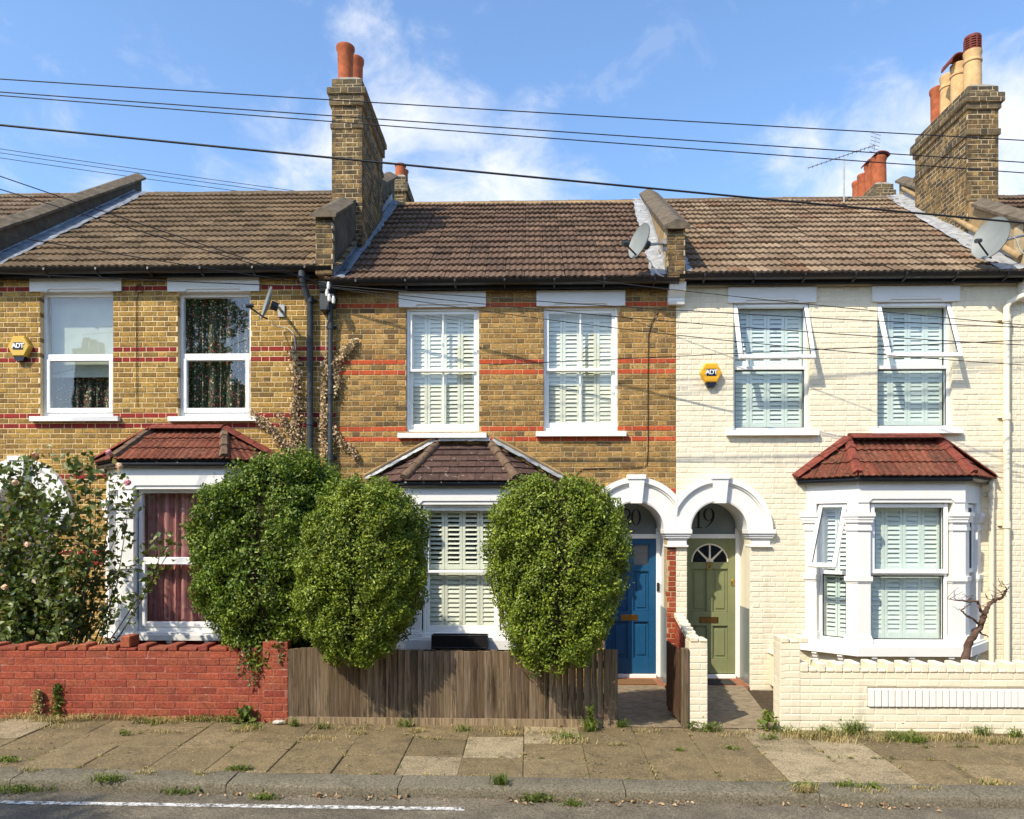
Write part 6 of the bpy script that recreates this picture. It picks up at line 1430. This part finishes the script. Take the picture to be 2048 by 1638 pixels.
for a, b in ((2014, 1178), (2008, 1190), (1985, 1203), (1912, 1200), (1935, 1202), (1922, 1222), (1975, 1215), (2000, 1198)):
    for k in range(3): limb([(a, b, 0), (a + rs.uniform(-18, 18), b - rs.uniform(2, 16), rs.uniform(-.1, .1)), (a + rs.uniform(-30, 30), b - rs.uniform(4, 26), rs.uniform(-.15, .15))], .005, .002, 'twig')

# weeds, dry grass and litter
def blade_field(name, spots, m, rs, kind='stuff'):
    V, Fc = [], []
    for (x, y, z, n, h, sp) in spots:
        n = int(n * 1.7)
        for k in range(n):
            bx, by = x + rs.normal() * sp, y + rs.normal() * sp * .35; a = rs.uniform(0, 6.28); L = h * rs.uniform(.5, 1.2); ln = rs.uniform(.3, 1.5); w = rs.uniform(.002, .005)
            d = np.array([math.cos(a), math.sin(a) * .8, 0]); s_ = np.array([-d[1], d[0], 0]) * w; b0 = np.array([bx, by, z]); m1 = b0 + d * L * ln * .35 + np.array([0, 0, L * .65]); e = b0 + d * L * ln + np.array([0, 0, L * (.95 - .5 * ln)])
            i = len(V); V += [b0 - s_, b0 + s_, m1 + s_ * .8, m1 - s_ * .8, e]; Fc += [[i, i + 1, i + 2], [i, i + 2, i + 3], [i + 3, i + 2, i + 4]]
    return np_mesh(name, np.array(V), np.array(Fc), m, None, kind)
rs = np.random.default_rng(77)
def spot(px, py, n, h, sp):
    # point on the pavement under a photograph point
    Y = YW
    for _ in range(8):
        x = X(px, Y); zz = pz(x, Y); Y = -D + (EYE - zz) * F / max(py - HOR, 1) * (1 / 1.0)
    Y = min(max(Y, -4.9), YW - .02); x = X(px, Y); zz = pz(x, Y) if Y > YKF else lz(x, Y) - .004
    return (x, Y, zz, n, h, sp)
green = [spot(*s_) for s_ in [(245, 1470, 10, .05, .03), (300, 1450, 40, .09, .09), (400, 1442, 60, .09, .12), (455, 1440, 60, .1, .08), (500, 1460, 40, .08, .06), (645, 1460, 25, .1, .05), (810, 1455, 30, .13, .05), (925, 1462, 25, .1, .05), (1135, 1478, 50, .10, .08), (1180, 1462, 50, .2, .03), (1243, 1452, 50, .12, .03), (1420, 1460, 60, .12, .05), (1540, 1475, 30, .07, .05), (1575, 1463, 40, .1, .06), (1650, 1470, 70, .15, .08), (1710, 1465, 90, .18, .07), (1800, 1475, 100, .12, .1), (1830, 1480, 80, .1, .06), (1965, 1465, 40, .14, .06), (2030, 1468, 40, .12, .04), (480, 1545, 60, .07, .06), (40, 1570, 120, .07, .12), (215, 1568, 80, .08, .08), (360, 1572, 60, .07, .08), (1000, 1570, 60, .12, .03), (1070, 1582, 90, .08, .06), (1145, 1590, 50, .06, .05), (1610, 1570, 50, .06, .05), (1690, 1568, 40, .07, .05), (1740, 1570, 40, .06, .06), (530, 1582, 50, .06, .06), (250, 1475, 20, .05, .03), (15, 1530, 50, .06, .05), (1460, 1495, 25, .05, .05), (1360, 1500, 15, .05, .03), (590, 1455, 30, .1, .03)]]
blade_field('weeds', green, m_weed, rs)
dry = [spot(*s_) for s_ in [(40, 1444, 60, .09, .12), (210, 1442, 70, .1, .12), (380, 1444, 70, .08, .12), (560, 1450, 40, .06, .06), (700, 1462, 40, .06, .2), (980, 1464, 40, .06, .2), (1100, 1466, 40, .07, .1), (1300, 1462, 30, .05, .1), (1480, 1466, 40, .06, .15), (1590, 1470, 60, .1, .1), (1740, 1474, 60, .1, .15), (1930, 1474, 70, .1, .15), (120, 1460, 40, .06, .15), (330, 1470, 40, .05, .1), (100, 1450, 90, .10, .1), (160, 1445, 80, .09, .1), (260, 1440, 60, .08, .1), (320, 1450, 80, .09, .1), (430, 1445, 80, .09, .12), (480, 1465, 50, .07, .08), (640, 1480, 60, .05, .14), (720, 1470, 40, .05, .05), (830, 1465, 40, .06, .05), (1140, 1485, 70, .07, .1), (1235, 1490, 30, .05, .04), (1640, 1475, 90, .12, .1), (1680, 1480, 50, .07, .1), (1770, 1480, 40, .07, .1), (1880, 1475, 80, .08, .15), (2000, 1480, 80, .08, .1), (1990, 1562, 60, .06, .08), (1610, 1580, 60, .09, .05), (1840, 1572, 40, .05, .1), (400, 1555, 40, .05, .05), (290, 1555, 40, .05, .06), (1740, 1578, 40, .05, .1), (60, 1550, 40, .05, .06), (870, 1480, 30, .04, .05), (1020, 1470, 40, .06, .05)]]
blade_field('dry_grass', dry, m_straw, rs)
LP, LN = [], []
for (x, y, z, n, h, sp) in green:
    for k in range(int(n * .5)): LP.append((x + rs.normal() * sp * .9, y + rs.normal() * sp * .4, z + abs(rs.normal()) * h * .4 + .004)); n_ = rs.normal(size=3) * .6 + np.array([0, -.2, 1]); LN.append(n_ / np.linalg.norm(n_))
V, Fc = leaves(np.array(LP), np.array(LN), .03 * rs.uniform(.5, 1.6, len(LP)), .6, rs=rs); np_mesh('weeds', V, Fc, m_weed, None, 'stuff')
# joints of the pavement: short dry growth
jt = []
for k in range(900):
    j = JOINTS[rs.integers(len(JOINTS))]; f_ = rs.uniform(0, 1); x = j[0] + (j[2] - j[0]) * f_; y = j[1] + (j[3] - j[1]) * f_
    if abs(x) < 5.2 and math.sin(x * 2.3 + y * 5) + rs.normal() * .5 > .2: jt.append((x, y, pz(x, y), int(rs.integers(3, 9)), rs.uniform(.015, .04), .014))
blade_field('dry_grass', jt[::2], m_straw, rs); blade_field('weeds', jt[1::3], m_weed, rs)
# dead leaves along the kerb and walls
LP, LN = [], []
for k in range(330):
    px = rs.uniform(0, 2048); cl = rs.uniform(0, 1)
    if cl < .72:
        px = rs.choice([470, 545, 590, 640, 700, 760, 1030, 1060, 1100, 1170, 1230, 1290, 1330, 1560, 1720, 1770, 1810]) + rs.normal() * 45; y = YKF - .02 - abs(rs.normal(0, .05)); x = X(px, y); z = lz(x, y) + rs.uniform(.002, .02)
    else: y = YW - .03 - abs(rs.normal(0, .07)); x = X(px, y); z = pz(x, y) + rs.uniform(.004, .02)
    LP.append((x, y, z)); n_ = rs.normal(size=3) * .5 + np.array([0, 0, 1]); LN.append(n_ / np.linalg.norm(n_))
V, Fc = leaves(np.array(LP), np.array(LN), .036 * rs.uniform(.4, 1.5, len(LP)), .6, fold=.5, rs=rs); np_mesh('fallen_leaves', V, Fc, m_dryleaf, None, 'stuff')
# small pale specks of grit
LP = []; LN = []
for k in range(420): s_ = spot(rs.uniform(0, 2048), rs.uniform(1462, 1556), 1, 1, 1); LP.append((s_[0], s_[1], s_[2] + .004)); n_ = rs.normal(size=3) * .2 + np.array([0, 0, 1]); LN.append(n_ / np.linalg.norm(n_))
V, Fc = leaves(np.array(LP), np.array(LN), .016, .6, fold=.3, rs=rs); np_mesh('litter', V, Fc, m_dryleaf, None, 'stuff')
# single leafy weeds
def leafy(label, px, py, h, n, w, m, ls, cat='weed', name='tall_weed'):
    b = spot(px, py, 1, 1, 1); t = thing(name, label, cat, (b[0], b[1], b[2]), 'leafy weeds at the walls'); top = Vector((b[0] + rs.uniform(-.02, .02), b[1], b[2] + h)); MB().tube([(b[0], b[1], b[2] - .02), (b[0], b[1], b[2] + h * .5), top], [.006, .005, .003], 6).build('stem', m_stem, t)
    LP, LN = [], []
    for k in range(n): s_ = rs.uniform(.03, 1); ww = w * (1 - .55 * s_); LP.append((b[0] + rs.normal() * ww, b[1] + rs.normal() * ww, b[2] + h * s_)); n_ = rs.normal(size=3) + np.array([0, -.4, .7]); LN.append(n_ / np.linalg.norm(n_))
    V, Fc = leaves(np.array(LP), np.array(LN), ls, .35 if ls < .06 else .75, rs=rs); np_mesh('foliage', V, Fc, m, t)
leafy('shorter of two upright weeds against the red wall', 76, 1443, .31, 220, .035, m_straw, .05); leafy('taller of two upright weeds against the red wall', 115, 1442, .37, 260, .038, m_weed, .05)
leafy('broad dark leafed weed at the foot of the red wall', 493, 1448, .16, 60, .085, m_rose, .09); leafy('thin grassy weed in front of the fence end', 1180, 1462, .26, 40, .03, m_weed, .07)
leafy('low leafy weed beside the cream pier and meter box path', 1535, 1420, .2, 70, .07, m_weed, .06); leafy('reddish low weed at the foot of the cream end pier', 1385, 1458, .09, 50, .06, m_rose, .05)
# ivy trailing over the red wall below the large bush
rs = np.random.default_rng(91); b = PV(490, 1300, YW - .03); t = thing('trailing_ivy', 'trailing ivy hanging down the red wall under the large bush', 'ivy', b); LP, LN = [], []
for path in ([(495, 1290), (492, 1310), (480, 1325), (475, 1345)], [(505, 1295), (510, 1320), (515, 1345), (500, 1365)], [(560, 1290), (565, 1310), (555, 1325)], [(485, 1300), (500, 1330), (498, 1380)]):
    pts = [PV(a, c, YW - .035) for a, c in path]; MB().tube(pts, .004, 5).build('stem', m_bark, t)
    for a, c in zip(pts[:-1], pts[1:]):
        for q in range(9): p = a.lerp(c, rs.uniform(0, 1)); LP.append(np.array(p) + rs.normal(size=3) * np.array([.03, .012, .03])); n_ = rs.normal(size=3) * .6 + np.array([0, -1, .3]); LN.append(n_ / np.linalg.norm(n_))
V, Fc = leaves(np.array(LP), np.array(LN), .04, .7, rs=rs); np_mesh('foliage', V, Fc, m_rose, t)
# ------------------------------------------------------------ the other side of the road (seen in the window glass)
YO = -16.2
struct(sheet('far_pavement', -45, 45, -16.2, -11.6, lambda x, y: gz(x) + .0, m_slab, 30, 1, False))
m_farbrick = brick_mat('far_row_brick', [(.22, .13, .055), (.26, .16, .07), (.19, .115, .05)], (.09, .065, .04), .5)
def far_house(x0, wdt, flip, zt):
    t = thing('far_house', 'terraced house across the road mirrored in the upper windows', 'house', (x0 + wdt / 2, YO, 0), 'houses across the road')
    x1 = x0 + wdt; MB().box(x0, x1, YO - 7, YO, -.3, zt).build('wall', m_farbrick, t)
    MB().prism_x([(YO + .3, zt - .1), (YO - 3.5, zt + 2.7), (YO - 7.3, zt - .1)], x0, x1).build('roof', m_tile20, t)
    c = MB().box(x0 - .25, x0 + .25, YO - 3.2, YO - 1.6, zt + .8, zt + 3.6).box(x0 - .31, x0 + .31, YO - 3.26, YO - 1.54, zt + 3.6, zt + 3.8).build('chimney_stack', m_chim, t)
    for k in range(3): pot(c, x0, YO - 1.9 - .5 * k, zt + 3.8, .5, .12, .12, m_terra)
    for wx0, wz0 in ((x0 + .7, 3.2), (x0 + wdt - 1.8, 3.2)):
        w_ = MB(); ring(w_, wx0, wx0 + 1.05, YO, YO + .05, wz0, wz0 + 1.75, .07); w_ = w_.build('window', m_timberw, t); MB().box(wx0 + .07, wx0 + .98, YO + .01, YO + .02, wz0 + .07, wz0 + 1.68).build('pane', m_blackglass, w_)
        MB().cbox(wx0 - .1, wx0 + 1.15, YO, YO + .06, wz0 + 1.76, wz0 + 1.98).build('lintel', m_white, w_)
    bx = x0 + (1.5 if flip else wdt - 1.5)
    b = MB().prism([(bx - 1.2, YO), (bx - .7, YO + .5), (bx + .7, YO + .5), (bx + 1.2, YO)], -.3, 2.6).build('bay', m_white, t); MB().box(bx - .5, bx + .5, YO + .501, YO + .51, .9, 2.3).build('pane', m_blackglass, b); MB().prism([(bx - 1.3, YO), (bx - .75, YO + .6), (bx + .75, YO + .6), (bx + 1.3, YO)], 2.6, 2.75).build('bay_roof', m_slate, b)
    dx = x0 + (wdt - .8 if flip else .8); d = MB().cbox(dx - .42, dx + .42, YO, YO + .04, -.2, 2.0).build('door', m_blue, t)
for i in range(7): far_house(-17.5 + i * 5, 5, i % 2 == 0, 5.4)
# street tree on the far pavement
rs = np.random.default_rng(12); tx, ty = -10.8, -12.6
t = thing('street_tree', 'leafy street tree across the road mirrored in the curtained windows', 'tree', (tx, ty, gz(tx)))
MB().tube([(tx, ty, gz(tx) - .1), (tx + .05, ty, 1.5), (tx - .05, ty + .05, 3.2), (tx + .1, ty, 5.0), (tx, ty, 8)], [.2, .16, .14, .1, .05], 10).build('trunk', m_bark, t, smooth=60)
LP, LN = [], []
for k in range(26):
    a = rs.uniform(0, 6.28); rr = rs.uniform(.3, 2.0); zc_ = rs.uniform(3.8, 10.4); rr *= 1.1 - abs(zc_ - 7) / 5; c = np.array([tx + rr * math.cos(a), ty + rr * math.sin(a), zc_])
    MB().tube([(tx, ty, max(3, zc_ - 1.6)), tuple((np.array([tx, ty, zc_ - .6]) + c) / 2), tuple(c)], [.06, .04, .015], 6).build('limb', m_bark, t)
    d = rs.normal(size=(700, 3)); d /= np.linalg.norm(d, axis=1, keepdims=True); LP.append(c + d * (rs.uniform(.2, 1, 700) ** .4 * rs.uniform(.7, 1.05))[:, None]); n_ = d + rs.normal(size=d.shape) * .7; LN.append(n_ / np.linalg.norm(n_, axis=1, keepdims=True))
V, Fc = leaves(np.concatenate(LP), np.concatenate(LN), .13, .75, rs=rs); np_mesh('crown', V, Fc, m_privet, t)
